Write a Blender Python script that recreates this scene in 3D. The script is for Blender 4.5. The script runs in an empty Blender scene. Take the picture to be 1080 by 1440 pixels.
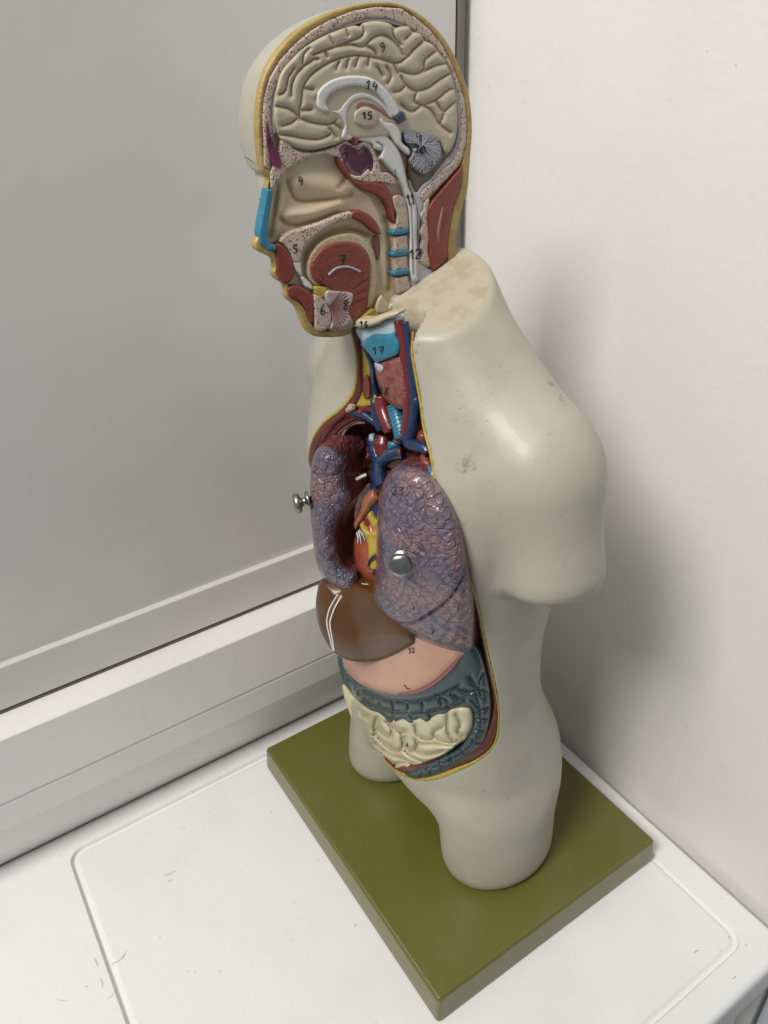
import bpy, math, random
import numpy as np
from mathutils import Vector, Matrix
from mathutils.geometry import delaunay_2d_cdt

# ------------------------------------------------------------------ camera
RW = np.array([[0.83456872, -0.54998013, -0.03188885],
               [-0.31551722, -0.42972747, -0.84603971],
               [0.45160152, 0.71613976, -0.53216531]])
FOC = 1094.44                       # focal length in px of the 1080 x 1440 photo
CAM = np.array([-.41225, -.5257, .85])
col = bpy.context.scene.collection


def rays(P):
    P = np.asarray(P, float).reshape(-1, 2)
    d = np.stack([(P[:, 0]-540)/FOC, (P[:, 1]-720)/FOC, np.ones(len(P))], 1)
    return d @ RW


# ------------------------------------------------------------------ body as a distance field (x to the back, y to the figure's right, z up)
def ss(t):
    t = np.clip(t, 0, 1)
    return t*t*(3-2*t)


TAB = np.array([  # z, centre x, half depth, half width
    [-.05, .014, .050, .110], [.03, .015, .058, .124], [.10, .019, .085, .141], [.17, .020, .094, .142], [.25, .003, .086, .129],
    [.32, .000, .084, .129], [.40, .001, .090, .138], [.48, .000, .087, .146], [.54, .004, .077, .140],
    [.585, .000, .060, .102], [.62, -.010, .048, .066], [.65, -.017, .044, .049], [.68, -.020, .044, .046], [.75, -.021, .044, .044]])
ZZ = np.linspace(-.05, .75, 401)
_k = np.exp(-.5*(np.arange(-30, 31)/9.)**2); _k /= _k.sum()
TS = [np.convolve(np.pad(np.interp(ZZ, TAB[:, 0], TAB[:, i]), 30, 'edge'), _k, 'valid') for i in (1, 2, 3)]


def smin(a, b, k):
    h = np.clip(.5+.5*(b-a)/k, 0, 1)
    return b*(1-h)+a*h-k*h*(1-h)


def smax(a, b, k):
    return -smin(-a, -b, k)


def ellcyl(dx, dy, a, b, n=2.0):
    u, v = np.abs(dx)/a, np.abs(dy)/b
    q = (u**n+v**n+1e-12)**(1/n)
    g = np.sqrt((u**(n-1)/a)**2+(v**(n-1)/b)**2+1e-12)/np.maximum(q, 1e-4)**(n-1)
    return (q-1)/g


def capsule(P, A, Bq, r1, r2, sx=1.0):
    A = np.array(A, float); Bq = np.array(Bq, float)
    ab = Bq-A
    t = np.clip(((P-A) @ ab)/(ab @ ab), 0, 1)
    d = P-A-t[..., None]*ab
    d = d*np.array([1/sx, 1, 1])
    return np.linalg.norm(d, axis=-1)-(r1+(r2-r1)*t)


def body(P, neckcut=True):
    P = P+np.array([.02, 0, 0])
    x, y, z = P[..., 0], P[..., 1], P[..., 2]
    cx, a, b = [np.interp(z, ZZ, t) for t in TS]
    d = ellcyl(x-cx, y, a, b, 2.3)*.9
    d = smax(d, .097-z-.25*np.abs(y), .012)                       # crotch
    # buttock roundness
    for s in (-1, 1):
        bt = np.sqrt(((x-.050)/1.0)**2+((y-s*.062)/1.05)**2+((z-.115)/1.15)**2)-.062
        d = smin(d, bt, .04)
        # thigh stump
        tx = .014
        e = ellcyl(x-tx-(.005 if s < 0 else -.010+.1*np.clip(z, 0, .12)), y-s*((.101 if s < 0 else .092)-.07*np.clip(z, 0, .12)), .0715+.02*np.clip(z, 0, .15), .056+.04*np.clip(z, 0, .15))
        e = smax(e, -z-.008, .032)
        e = smax(e, z-.15, .05)
        d = smin(d, e, .014)
        # pectoral / breast fullness
        pc = np.sqrt(((x+.035)/.9)**2+((y-s*.066)/1.25)**2+((z-.49)/1.1)**2)-.058
        d = smin(d, pc, .035)
        # shoulder and arm stump
        ar = capsule(P, (.002, s*.138+max(s, 0)*.012, .528+max(s, 0)*.008), (.001, s*.160+max(s, 0)*.006, .455),   .048, .047, .90)
        ar = smax(ar, ((.438-z)+.30*(np.abs(y)-.155))*.95, .024)
        d = smin(d, ar, .014)
        tr = capsule(P, (-.010, s*.022, .635), (.004, s*.118, .552), .044, .048)
        d = smin(d, tr, .05)
    if neckcut:
        d = smax(d, (z-(.6754+.38*x+.16*np.minimum(y, 0)-3*np.clip(y-.010, 0, .014)*ss((x+.03)/.02)))*.92, .005)
    return d


def march(P, level=0.0, fn=None, o=None, d=None, t0=.35):
    fn = fn or body
    D = rays(P) if d is None else d
    D = D/np.linalg.norm(D, axis=1, keepdims=True)
    O = CAM if o is None else o
    level = np.broadcast_to(np.asarray(level, float), (len(D),))
    t = np.full(len(D), t0); best = np.full(len(D), 9.); bt = t.copy()
    for i in range(90):
        v = fn(O+t[:, None]*D)-level
        m = v < best
        best[m] = v[m]; bt[m] = t[m]
        t = np.where(best > .0004, t+np.maximum(v, .0015)*.6, t)
        t = np.minimum(t, 1.3)
    hit = best < .0015
    for i in range(5):
        v = fn(O+bt[:, None]*D)-level
        nt = bt+np.clip(v, -.001, .001)*.8
        better = np.abs(fn(O+nt[:, None]*D)-level) < np.abs(v)*.8
        bt = np.where(hit & better, nt, bt)
    return O+bt[:, None]*D, best


def surface_nets(fn, lo, hi, h):
    lo = np.array(lo); n = np.ceil((np.array(hi)-lo)/h).astype(int)+1
    ax = [lo[i]+h*np.arange(n[i]) for i in range(3)]
    V = np.empty(n, np.float32)
    for i in range(0, n[0], 16):
        X, Y, Z = np.meshgrid(ax[0][i:i+16], ax[1], ax[2], indexing='ij')
        V[i:i+16] = fn(np.stack([X, Y, Z], -1))
    ins = V < 0
    cell = np.zeros(n-1, np.uint8)
    for a in (0, 1):
        for b in (0, 1):
            for c in (0, 1):
                cell += ins[a:n[0]-1+a, b:n[1]-1+b, c:n[2]-1+c]
    act = (cell > 0) & (cell < 8)
    idx = -np.ones(n-1, np.int64); I = np.argwhere(act); idx[act] = np.arange(len(I))
    S = np.zeros((len(I), 3)); W = np.zeros(len(I))
    cor = [(0, 0, 0), (1, 0, 0), (0, 1, 0), (1, 1, 0), (0, 0, 1), (1, 0, 1), (0, 1, 1), (1, 1, 1)]
    for e in [(0, 1), (2, 3), (4, 5), (6, 7), (0, 2), (1, 3), (4, 6), (5, 7), (0, 4), (1, 5), (2, 6), (3, 7)]:
        p, q = np.array(cor[e[0]]), np.array(cor[e[1]])
        vp = V[tuple((I+p).T)]; vq = V[tuple((I+q).T)]
        m = (vp < 0) != (vq < 0)
        t = vp[m]/(vp[m]-vq[m])
        S[m] += I[m]+p+t[:, None]*(q-p); W[m] += 1
    verts = lo+h*S/W[:, None]
    faces = []
    for k in range(3):
        u, v = (k+1) % 3, (k+2) % 3
        s0 = [slice(1, n[i]-1) for i in range(3)]; s0[k] = slice(0, n[k]-1)
        s1 = list(s0); s1[k] = slice(1, n[k])
        A, Bv = ins[tuple(s0)], ins[tuple(s1)]
        E = np.argwhere(A != Bv); off = np.array([1, 1, 1]); off[k] = 0
        E = E+off; fl = ins[tuple(E.T)]
        du = np.zeros(3, int); du[u] = 1; dv = np.zeros(3, int); dv[v] = 1
        q = np.stack([idx[tuple((E-du-dv).T)], idx[tuple((E-dv).T)], idx[tuple(E.T)], idx[tuple((E-du).T)]], 1)
        q[~fl] = q[~fl][:, ::-1]
        faces.append(q)
    return verts, np.concatenate(faces)


# ------------------------------------------------------------------ linking helpers
def empty(name, loc=(0, 0, 0), label=None, cat=None, group=None):
    o = bpy.data.objects.new(name, None); col.objects.link(o); o.location = loc
    o.empty_display_size = .03
    if label: o['label'] = label
    if cat: o['category'] = cat
    if group: o['group'] = group
    return o


def mesh_obj(name, verts, faces, mats, parent=None, smooth=True, attr=None, midx=None):
    me = bpy.data.meshes.new(name)
    off = np.array(parent.location if parent and parent.parent is None else (0, 0, 0)) if parent else np.zeros(3)
    if parent is not None and parent.parent is not None:
        off = np.array(parent.parent.location)
    verts = np.asarray(verts, float)-off
    me.from_pydata(verts.tolist(), [], [list(map(int, f)) for f in faces])
    for m in (mats if isinstance(mats, (list, tuple)) else [mats]): me.materials.append(m)
    if midx is not None: me.polygons.foreach_set('material_index', np.asarray(midx, np.int32))
    me.polygons.foreach_set('use_smooth', [smooth]*len(me.polygons))
    if attr is not None:
        for k, v in attr.items():
            a = me.attributes.new(k, 'FLOAT', 'POINT'); a.data.foreach_set('value', np.asarray(v, np.float32))
    me.update()
    o = bpy.data.objects.new(name, me); col.objects.link(o)
    if parent is not None: o.parent = parent
    return o


def tag(o, label, cat, group=None, kind=None):
    if label: o['label'] = label
    if cat: o['category'] = cat
    if group: o['group'] = group
    if kind: o['kind'] = kind
    return o


# ------------------------------------------------------------------ 2D helpers
def crom(P, n=6, closed=True):
    P = np.asarray(P, float); N = len(P); out = []
    rng = range(N) if closed else range(N-1)
    for i in rng:
        if closed: a, b, c, d = P[i-1], P[i], P[(i+1) % N], P[(i+2) % N]
        else: a, b, c, d = P[max(i-1, 0)], P[i], P[i+1], P[min(i+2, N-1)]
        for k in range(n):
            t = k/n
            out.append(.5*((2*b)+(-a+c)*t+(2*a-5*b+4*c-d)*t*t+(-a+3*b-3*c+d)*t**3))
    if not closed: out.append(P[-1])
    return np.array(out)


def resample(P, step, closed=True):
    P = np.asarray(P, float)
    Q = np.vstack([P, P[:1]]) if closed else P
    L = np.r_[0, np.cumsum(np.linalg.norm(np.diff(Q, axis=0), axis=1))]
    n = max(int(round(L[-1]/step)), 4 if closed else 2)
    s = np.linspace(0, L[-1], n+1)
    if closed: s = s[:-1]
    return np.stack([np.interp(s, L, Q[:, i]) for i in range(Q.shape[1])], 1)


def segdist(P, A, B, chunk=4000):
    out = np.empty(len(P)); ab = B-A; l2 = (ab**2).sum(1)+1e-12
    for i in range(0, len(P), chunk):
        p = P[i:i+chunk, None, :]-A[None]
        t = np.clip((p*ab[None]).sum(2)/l2, 0, 1)
        out[i:i+chunk] = np.sqrt(((p-t[..., None]*ab[None])**2).sum(2).min(1))
    return out


def linedist(P, lines):
    A = np.vstack([l[:-1] for l in lines]); B = np.vstack([l[1:] for l in lines])
    return segdist(P, A, B)


def inside(P, poly):
    x, y = P[:, 0], P[:, 1]; c = np.zeros(len(P), bool); n = len(poly)
    for i in range(n):
        x0, y0 = poly[i]; x1, y1 = poly[(i+1) % n]
        if y0 == y1: continue
        m = (y0 > y) != (y1 > y)
        c ^= m & (x < (x1-x0)*(y-y0)/(y1-y0)+x0)
    return c


def cdt(poly, step, holes=()):
    lo, hi = poly.min(0), poly.max(0)
    gx = np.arange(lo[0], hi[0]+step, step); gy = np.arange(lo[1], hi[1]+step, step*.866)
    X, Y = np.meshgrid(gx, gy); X = X+(np.arange(len(gy)) % 2)[:, None]*step*.5
    G = np.stack([X.ravel(), Y.ravel()], 1); G = G[inside(G, poly)]
    d = linedist(G, [np.vstack([poly, poly[:1]])]); G = G[d > step*.55]
    ed = [(i, (i+1) % len(poly)) for i in range(len(poly))]; pts = [poly]; k = len(poly)
    for h in holes:
        G = G[~inside(G, h)]
        if len(G): G = G[linedist(G, [np.vstack([h, h[:1]])]) > step*.5]
        pts.append(h); ed += [(k+i, k+(i+1) % len(h)) for i in range(len(h))]; k += len(h)
    P = np.vstack(pts+[G])
    v, e, f, *_ = delaunay_2d_cdt([Vector(p) for p in P], ed, [], 1 if not holes else 0, 1e-5)
    v = np.array([tuple(q) for q in v]); f = np.array([list(q) for q in f])
    c = v[f].mean(1); keep = inside(c, poly)
    for h in holes: keep &= ~inside(c, h)
    f = f[keep]
    used = np.unique(f); mp = -np.ones(len(v), int); mp[used] = np.arange(len(used))
    return v[used], mp[f]


def on_sag(P, h):                       # mid-sagittal plane y = 0, raised by h towards the figure's left
    D = rays(P); t = (-np.asarray(h)-CAM[1])/D[:, 1]
    return CAM+t[:, None]*D


class Curved:                           # surface following the torso at a given distance from its skin
    def __init__(s, off=0.0): s.off = off
    def __call__(s, P, h):
        Q, b = march(P, s.off+np.asarray(h), fn=lambda p: body(p, False))
        return Q


class Draped:                           # a plane, but never behind the given distance from the torso's skin
    def __init__(s, pl, off, k=.022): s.pl = pl; s.off = off; s.k = k
    def __call__(s, P, h):
        A = s.pl(P, h); Q, b = march(P, s.off+(.4 if s.k > .01 else 1.)*np.asarray(h), fn=lambda p: body(p, False))
        ta = np.linalg.norm(A-CAM, axis=1); tq = np.where(b < .002, np.linalg.norm(Q-CAM, axis=1), ta+.05)
        t = smin(ta, tq, s.k)
        return CAM+(A-CAM)*(t/ta)[:, None]


class Plane:
    def __init__(s, pt, n): s.p = np.array(pt, float); s.n = np.array(n, float)/np.linalg.norm(n)
    def __call__(s, P, h):
        D = rays(P); t = (((s.p-CAM) @ s.n)+np.asarray(h))/(D @ s.n)
        return CAM+t[:, None]*D


PXM = .00072


def region(name, outline, place, mat, parent, H=.001, R=None, base=0.0, back=.003, back_dir=(0, 1, 0), step=3.0, smooth=True,
           grooves=None, gdepth=.001, gw=2.2, holes=(), marks=(), mw=.9, ink=None, extra=None, power=.5, gyr=None, gattr=True, ncr=5, attr_fn=None):
    """a raised part: its outline on a surface, rounded up by H over the distance R, closed at the back"""
    o = crom(outline, ncr) if smooth else np.asarray(outline, float)
    o = resample(o, step*.8)
    hs = [resample(crom(h, ncr) if smooth else np.asarray(h, float), step*.8) for h in holes]
    v, f = cdt(o, step, hs)
    loops = [np.vstack([o, o[:1]])]+[np.vstack([h, h[:1]]) for h in hs]
    gl = [crom(g, 5, False) for g in grooves] if grooves else None
    R = R or .006

    def hf(P):
        d = linedist(P, loops)*PXM
        u = np.clip(d/R, 0, 1)
        h = base+H*(1-(1-u)**2)**power
        if gl is not None and gyr:
            q = np.clip(linedist(P, gl)/gyr, 0, 1); h = h-gdepth*(1-np.sqrt(np.clip(1-(1-q)**2, 0, 1)))*np.clip(u*2, 0, 1)
        elif gl is not None: h = h-gdepth*np.exp(-(linedist(P, gl)/gw)**2)*np.clip(u*1.5, 0, 1)
        if extra is not None: h = h+extra(P, d)
        return h
    hv = hf(v); T = place(v, hv)
    # orient
    nrm = np.cross(T[f[:, 1]]-T[f[:, 0]], T[f[:, 2]]-T[f[:, 0]])
    fl = (nrm*(CAM-T[f].mean(1))).sum(1) < 0
    f = f.copy(); f[fl] = f[fl][:, ::-1]
    N = len(T)
    from collections import Counter
    ed = {}
    for a, b, c in f:
        for p, q in ((a, b), (b, c), (c, a)): ed[(p, q)] = 1
    bd = [(p, q) for (p, q) in ed if (q, p) not in ed]
    bv = sorted({p for e in bd for p in e}); mp = {p: N+i for i, p in enumerate(bv)}
    bdv = np.array(back_dir, float)
    Bk = T[bv]+bdv*back
    vs = [T, Bk]; fs = [list(t) for t in f]+[[q, p, mp[p], mp[q]] for p, q in bd]
    mi = [0]*len(fs)
    att = np.zeros(N+len(Bk))
    if gl is not None: att[:N] = np.exp(-(linedist(v, gl)/(gw*.9))**2)
    d = linedist(v, loops)*PXM; edge = np.zeros(N+len(Bk)); edge[:N] = np.clip(1-d/.0015, 0, 1); edge[N:] = 1
    k = N+len(Bk)
    for s in marks:
        s = resample(np.asarray(s, float), 1.2, False)
        if len(s) < 2: continue
        tg = np.gradient(s, axis=0); tg /= np.linalg.norm(tg, axis=1, keepdims=True)+1e-9
        nn = np.stack([-tg[:, 1], tg[:, 0]], 1)*mw*.5
        A = place(s+nn, hf(s+nn)+.0004); B2 = place(s-nn, hf(s-nn)+.0004); M = place(s, hf(s)+.0006)
        n = len(s); vs += [A, M, B2]
        for i in range(n-1):
            fs += [[k+i, k+i+1, k+n+i+1, k+n+i], [k+n+i, k+n+i+1, k+2*n+i+1, k+2*n+i]]; mi += [1, 1]
        k += 3*n
    V = np.vstack(vs); pad = np.zeros(len(V)-len(att))
    at = {'groove': np.r_[att, pad], 'rim': np.r_[edge, pad]}
    if attr_fn is not None: at['mask'] = np.r_[attr_fn(v), np.zeros(len(V)-N)]
    ob = mesh_obj(name, V, fs, [mat, ink] if ink else mat, parent, attr=at, midx=mi)
    ob['_hf'] = 0; del ob['_hf']
    return ob


def tube(name, pts, rad, mat, parent=None, n=12, flat=1.0, cap=True):
    """round tube through 3D points; rad is a number or one per point"""
    P = crom(pts, 6, False) if len(pts) > 2 else np.asarray(pts, float)
    r = np.full(len(pts), rad) if np.isscalar(rad) else np.asarray(rad, float)
    r = np.interp(np.linspace(0, 1, len(P)), np.linspace(0, 1, len(pts)), r)
    T = np.gradient(P, axis=0); T /= np.linalg.norm(T, axis=1, keepdims=True)+1e-12
    up = np.array([0, 0, 1.]) if abs(T[0, 2]) < .8 else np.array([1., 0, 0])
    vs = []; u = np.cross(T[0], up)
    for i in range(len(P)):
        u = u-(u @ T[i])*T[i]; u /= np.linalg.norm(u); w = np.cross(T[i], u)
        a = np.arange(n)*2*math.pi/n
        vs.append(P[i]+r[i]*(np.cos(a)[:, None]*u+np.sin(a)[:, None]*w))
    V = np.vstack(vs); m = len(P)
    fs = [[i*n+j, i*n+(j+1) % n, (i+1)*n+(j+1) % n, (i+1)*n+j] for i in range(m-1) for j in range(n)]
    if cap: fs += [list(range(n))[::-1], [(m-1)*n+j for j in range(n)]]
    if name is None: return V, fs
    return mesh_obj(name, V, fs, mat, parent)


def join(parts):
    V = []; F = []; k = 0
    for v, f in parts:
        V.append(np.asarray(v, float)); F += [[i+k for i in q] for q in f]; k += len(v)
    return np.vstack(V), F


def lathe(prof, o, axis, n=28):
    axis = np.array(axis, float)/np.linalg.norm(axis); o = np.array(o, float)
    u = np.cross(axis, (0, 0, 1.)); u /= np.linalg.norm(u); w = np.cross(axis, u)
    a = np.arange(n)*2*math.pi/n; ring = np.cos(a)[:, None]*u+np.sin(a)[:, None]*w
    V = np.vstack([o+axis*h+r*ring for r, h in prof]); m = len(prof)
    F = [[i*n+j, i*n+(j+1) % n, (i+1)*n+(j+1) % n, (i+1)*n+j] for i in range(m-1) for j in range(n)]
    F += [list(range(n))[::-1], [(m-1)*n+j for j in range(n)]]
    return V, F


def rbox(name, lo, hi, mat, parent=None, bev=.002, seg=3, taper=0.0):
    import bmesh
    bm = bmesh.new(); bmesh.ops.create_cube(bm, size=1)
    lo = np.array(lo); hi = np.array(hi)
    off = np.array(parent.location) if parent is not None else np.zeros(3)
    for v in bm.verts:
        s = 1 if v.co.z < 0 else 0
        c = (lo+hi)/2+np.array(v.co)*(hi-lo)
        c[0] += np.sign(v.co.x)*taper*s; c[1] += np.sign(v.co.y)*taper*s
        v.co = c-off
    if bev: bmesh.ops.bevel(bm, geom=bm.edges[:], offset=bev, segments=seg, affect='EDGES', profile=.5)
    me = bpy.data.meshes.new(name); bm.to_mesh(me); bm.free(); me.materials.append(mat)
    me.polygons.foreach_set('use_smooth', [True]*len(me.polygons))
    o = bpy.data.objects.new(name, me); col.objects.link(o)
    m = o.modifiers.new('wn', 'WEIGHTED_NORMAL'); m.keep_sharp = True
    if parent is not None: o.parent = parent
    return o

# ------------------------------------------------------------------ materials
def mat(name, c, rough=.5, coat=0.0, metal=0.0, spec=.5):
    m = bpy.data.materials.new(name); m.use_nodes = True
    b = m.node_tree.nodes['Principled BSDF']
    b.inputs['Base Color'].default_value = (*c, 1); b.inputs['Roughness'].default_value = rough
    b.inputs['Coat Weight'].default_value = coat; b.inputs['Coat Roughness'].default_value = .12
    b.inputs['Metallic'].default_value = metal; b.inputs['Specular IOR Level'].default_value = spec
    return m


class NT:
    def __init__(s, m): s.m = m; s.t = m.node_tree; s.b = s.t.nodes['Principled BSDF']; s.c = s.t.nodes.new('ShaderNodeTexCoord').outputs['Object']; s.cur = None
    def n(s, k, **kw):
        o = s.t.nodes.new(k)
        for a, v in kw.items(): setattr(o, a, v)
        return o
    def l(s, a, b): s.t.links.new(a, b)
    def noise(s, sc, det=4, rough=.5, vec=None):
        o = s.n('ShaderNodeTexNoise'); o.inputs['Scale'].default_value = sc; o.inputs['Detail'].default_value = det
        o.inputs['Roughness'].default_value = rough; s.l(vec or s.c, o.inputs['Vector']); return o.outputs['Fac']
    def voro(s, sc, feat='F1', out='Distance', vec=None, rnd=1.0):
        o = s.n('ShaderNodeTexVoronoi', feature=feat); o.inputs['Scale'].default_value = sc; o.inputs['Randomness'].default_value = rnd
        s.l(vec or s.c, o.inputs['Vector']); return o.outputs[out]
    def ramp(s, f, a, b, va=0., vb=1.):
        o = s.n('ShaderNodeMapRange', interpolation_type='SMOOTHSTEP'); s.l(f, o.inputs[0])
        for i, v in enumerate((a, b, va, vb)): o.inputs[i+1].default_value = v
        return o.outputs[0]
    def math(s, op, a, b=None, c=None):
        o = s.n('ShaderNodeMath', operation=op)
        for i, v in enumerate((a, b, c)):
            if v is None: continue
            if isinstance(v, (int, float)): o.inputs[i].default_value = v
            else: s.l(v, o.inputs[i])
        return o.outputs[0]
    def attr(s, nm): o = s.n('ShaderNodeAttribute', attribute_name=nm); return o.outputs['Fac']
    def base(s, c): o = s.n('ShaderNodeRGB'); o.outputs[0].default_value = (*c, 1); s.cur = o.outputs[0]; return s
    def mix(s, f, c, amt=1.0):
        o = s.n('ShaderNodeMix', data_type='RGBA'); f = s.math('MULTIPLY', f, amt); s.l(f, o.inputs['Factor']); s.l(s.cur, o.inputs[6])
        if isinstance(c, tuple): o.inputs[7].default_value = (*c, 1)
        else: s.l(c, o.inputs[7])
        s.cur = o.outputs[2]; s.l(s.cur, s.b.inputs['Base Color']); return s
    def bump(s, f, dist, st=1.0):
        o = s.n('ShaderNodeBump'); o.inputs['Distance'].default_value = dist; o.inputs['Strength'].default_value = st
        s.l(f, o.inputs['Height'])
        if s.b.inputs['Normal'].links: s.l(s.b.inputs['Normal'].links[0].from_socket, o.inputs['Normal'])
        s.l(o.outputs[0], s.b.inputs['Normal']); return s
    def warp(s, sc, amt):
        o = s.n('ShaderNodeTexNoise'); o.inputs['Scale'].default_value = sc; s.l(s.c, o.inputs['Vector'])
        a = s.n('ShaderNodeVectorMath', operation='MULTIPLY_ADD'); s.l(o.outputs['Color'], a.inputs[0]); a.inputs[1].default_value = (amt,)*3; s.l(s.c, a.inputs[2])
        return a.outputs[0]


def paint(name, c, dark=None, groove=(.16, .085, .035), gamt=.75, rough=.42, coat=.15, nsc=60, bmp=.0004, mott=.35):
    """hand-painted plastic: brush mottling, a brown wash lying in the modelled grooves"""
    m = mat(name, c, rough, coat); t = NT(m).base(c)
    d = dark or tuple(v*.72 for v in c)
    t.mix(t.ramp(t.noise(nsc, 5), .42, .68), d, mott)
    t.mix(t.ramp(t.noise(nsc*5, 3), .6, .72), tuple(v*.6 for v in c), .25)
    t.mix(t.attr('groove'), groove, gamt)
    t.bump(t.noise(nsc*3, 4), bmp)
    return m


def speckle(name, c, dots, sc=900, th=.33, pink=None):
    m = mat(name, c, .55, .05); t = NT(m).base(c)
    if pink: t.mix(t.ramp(t.noise(90, 4), .4, .62), pink, .7)
    v = t.voro(sc, vec=t.warp(300, .002)); n = t.noise(140, 3)
    dots_f = t.math('MULTIPLY', t.ramp(v, th, th-.12), t.ramp(n, .34, .46))
    t.mix(dots_f, dots, .9)
    v2 = t.voro(sc*1.9); t.mix(t.ramp(v2, th*.8, th*.5), dots, .22)
    t.bump(dots_f, -.0006); t.bump(t.noise(500, 3), .0004)
    return m


# beige painted shell, chips and grime
m_skin = mat('shell_paint', (.43, .41, .33), .44, .07)
t = NT(m_skin).base((.43, .41, .33))
t.mix(t.ramp(t.noise(14, 5), .45, .7), (.33, .325, .275), .6)
t.mix(t.ramp(t.noise(5, 4), .52, .68), (.40, .345, .23), .6)
t.mix(t.math('MULTIPLY', t.ramp(t.voro(300), .17, .08), t.ramp(t.noise(24, 4), .48, .60)), (.20, .13, .08), .75)
t.mix(t.math('MULTIPLY', t.ramp(t.voro(110), .07, .04), t.ramp(t.noise(11, 4), .48, .58)), (.10, .08, .06), .8)
t.mix(t.math('MULTIPLY', t.ramp(t.noise(85, 6, .7), .60, .70), t.ramp(t.noise(9, 3), .5, .62)), (.25, .21, .15), .55)
t.mix(t.attr('stain'), (.12, .075, .05), .8)
t.bump(t.noise(260, 4), .00015); t.bump(t.noise(40, 3), .0004)
m_neckcut = mat('neck_cut_paint', (.45, .40, .30), .7); t = NT(m_neckcut).base((.45, .40, .30))
t.mix(t.ramp(t.voro(420), .16, .06), (.26, .16, .09), .7); t.mix(t.ramp(t.noise(60, 5), .45, .65), (.35, .28, .19), .6)
t.bump(t.noise(700, 3), .0006)
m_cav = mat('cavity_red_paint', (.13, .022, .018), .30, .4); t = NT(m_cav).base((.13, .022, .018))
t.mix(t.ramp(t.noise(45, 5), .45, .62), (.30, .075, .04), .8); t.mix(t.ramp(t.noise(120, 4), .5, .64), (.05, .01, .012), .7)
t.bump(t.noise(38, 3), .005); t.bump(t.noise(260, 3), .0012)
m_fat = paint('fat_yellow_paint', (.40, .29, .09), (.33, .19, .06), mott=.8, nsc=90, bmp=.0008)
m_fat2 = paint('fat_bright_yellow_paint', (.46, .35, .045), (.30, .21, .035), mott=.6, nsc=120, bmp=.001)
m_bone = speckle('bone_paint', (.53, .44, .35), (.15, .035, .035), 520, .36, pink=(.48, .35, .30))
m_bone2 = speckle('vertebra_bone_paint', (.50, .42, .33), (.28, .07, .05), 800, .34, pink=(.45, .32, .27))
m_dura = paint('membrane_grey_paint', (.50, .50, .52), (.36, .34, .42), mott=.7, nsc=45)
m_brain = paint('brain_paint', (.47, .41, .30), (.41, .35, .25), groove=(.32, .19, .10), gamt=.7, coat=.1, rough=.5, mott=.5, nsc=40)
m_white = paint('white_matter_paint', (.62, .62, .60), (.54, .54, .53), mott=.5, groove=(.2, .17, .15))
m_choroid = paint('rose_membrane_paint', (.30, .13, .12), mott=.5)
m_slit = paint('brown_slit_paint', (.17, .07, .05), mott=.5)
m_navy = paint('navy_paint', (.015, .03, .075), mott=.4, coat=.3)
m_cbl = paint('cerebellum_grey_paint', (.15, .15, .16), (.08, .08, .085), mott=.7, nsc=200)
m_tree = paint('arbor_paint', (.36, .36, .40), mott=.5, nsc=200)
m_olive = paint('olive_brown_paint', (.10, .075, .045), (.06, .045, .03), mott=.7)
m_lining = paint('mucosa_beige_paint', (.60, .49, .33), (.54, .42, .26), groove=(.30, .16, .05), gamt=.7, coat=.35, rough=.3, mott=.5, nsc=25)
m_muscle = paint('muscle_red_paint', (.215, .042, .026), (.16, .028, .02), mott=.6, nsc=90, groove=(.07, .012, .01))
m_tongue = paint('tongue_red_paint', (.215, .042, .03), (.15, .03, .022), mott=.5, nsc=160, groove=(.07, .012, .01), bmp=.0009)
m_cream = paint('papillae_cream_paint', (.52, .42, .27), (.44, .34, .2), mott=.6, nsc=300, bmp=.001)
m_fan = paint('muscle_fan_paint', (.46, .38, .38), (.25, .12, .12), mott=.6, nsc=120, groove=(.20, .06, .05), gamt=.95)
m_sinus = paint('sinus_purple_paint', (.15, .025, .065), (.06, .01, .03), mott=.8, nsc=40, coat=.5, rough=.22)
m_blue = paint('cartilage_blue_paint', (.03, .20, .31), (.022, .14, .23), mott=.6, coat=.3, rough=.35)
m_pale = paint('pale_blue_paint', (.40, .50, .54), (.34, .42, .47), mott=.5, coat=.4)
m_hyoid = paint('hyoid_cream_paint', (.56, .50, .34), mott=.3)
m_tooth = paint('tooth_white_paint', (.66, .63, .55), mott=.2, coat=.3)
m_artery = paint('artery_red_paint', (.17, .018, .02), (.12, .012, .014), mott=.5, coat=.4, rough=.3)
m_vein = paint('vein_blue_paint', (.014, .035, .10), (.01, .024, .065), mott=.5, coat=.4, rough=.3)
m_thyroid = paint('thyroid_paint', (.27, .09, .07), (.17, .04, .035), mott=.9, nsc=160, coat=.4, rough=.3, bmp=.0012)
m_muscle2 = paint('dark_muscle_paint', (.13, .028, .02), (.09, .018, .014), mott=.6, nsc=90, coat=.2)
m_chest = paint('chest_wall_red_brown_paint', (.19, .055, .032), (.10, .025, .018), mott=.9, nsc=55, coat=.6, rough=.25, bmp=.002)
m_rib = paint('rib_tan_paint', (.30, .17, .13), (.2, .08, .06), mott=.7, nsc=90)
m_liver = paint('liver_brown_paint', (.095, .039, .009), (.078, .030, .007), mott=.4, nsc=20, coat=.12, rough=.36, bmp=.0001)
m_stom = paint('stomach_peach_paint', (.56, .32, .22), (.50, .24, .17), mott=.6, nsc=26, coat=.25, rough=.35, bmp=.0002)
m_colon = paint('colon_teal_paint', (.024, .056, .066), (.018, .040, .048), mott=.5, nsc=30, groove=(.007, .012, .015), coat=.3, rough=.32)
m_ileum = paint('small_intestine_cream_paint', (.58, .53, .36), (.53, .47, .30), mott=.5, nsc=30, groove=(.36, .28, .15), gamt=.6, coat=.3, rough=.35)
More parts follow.
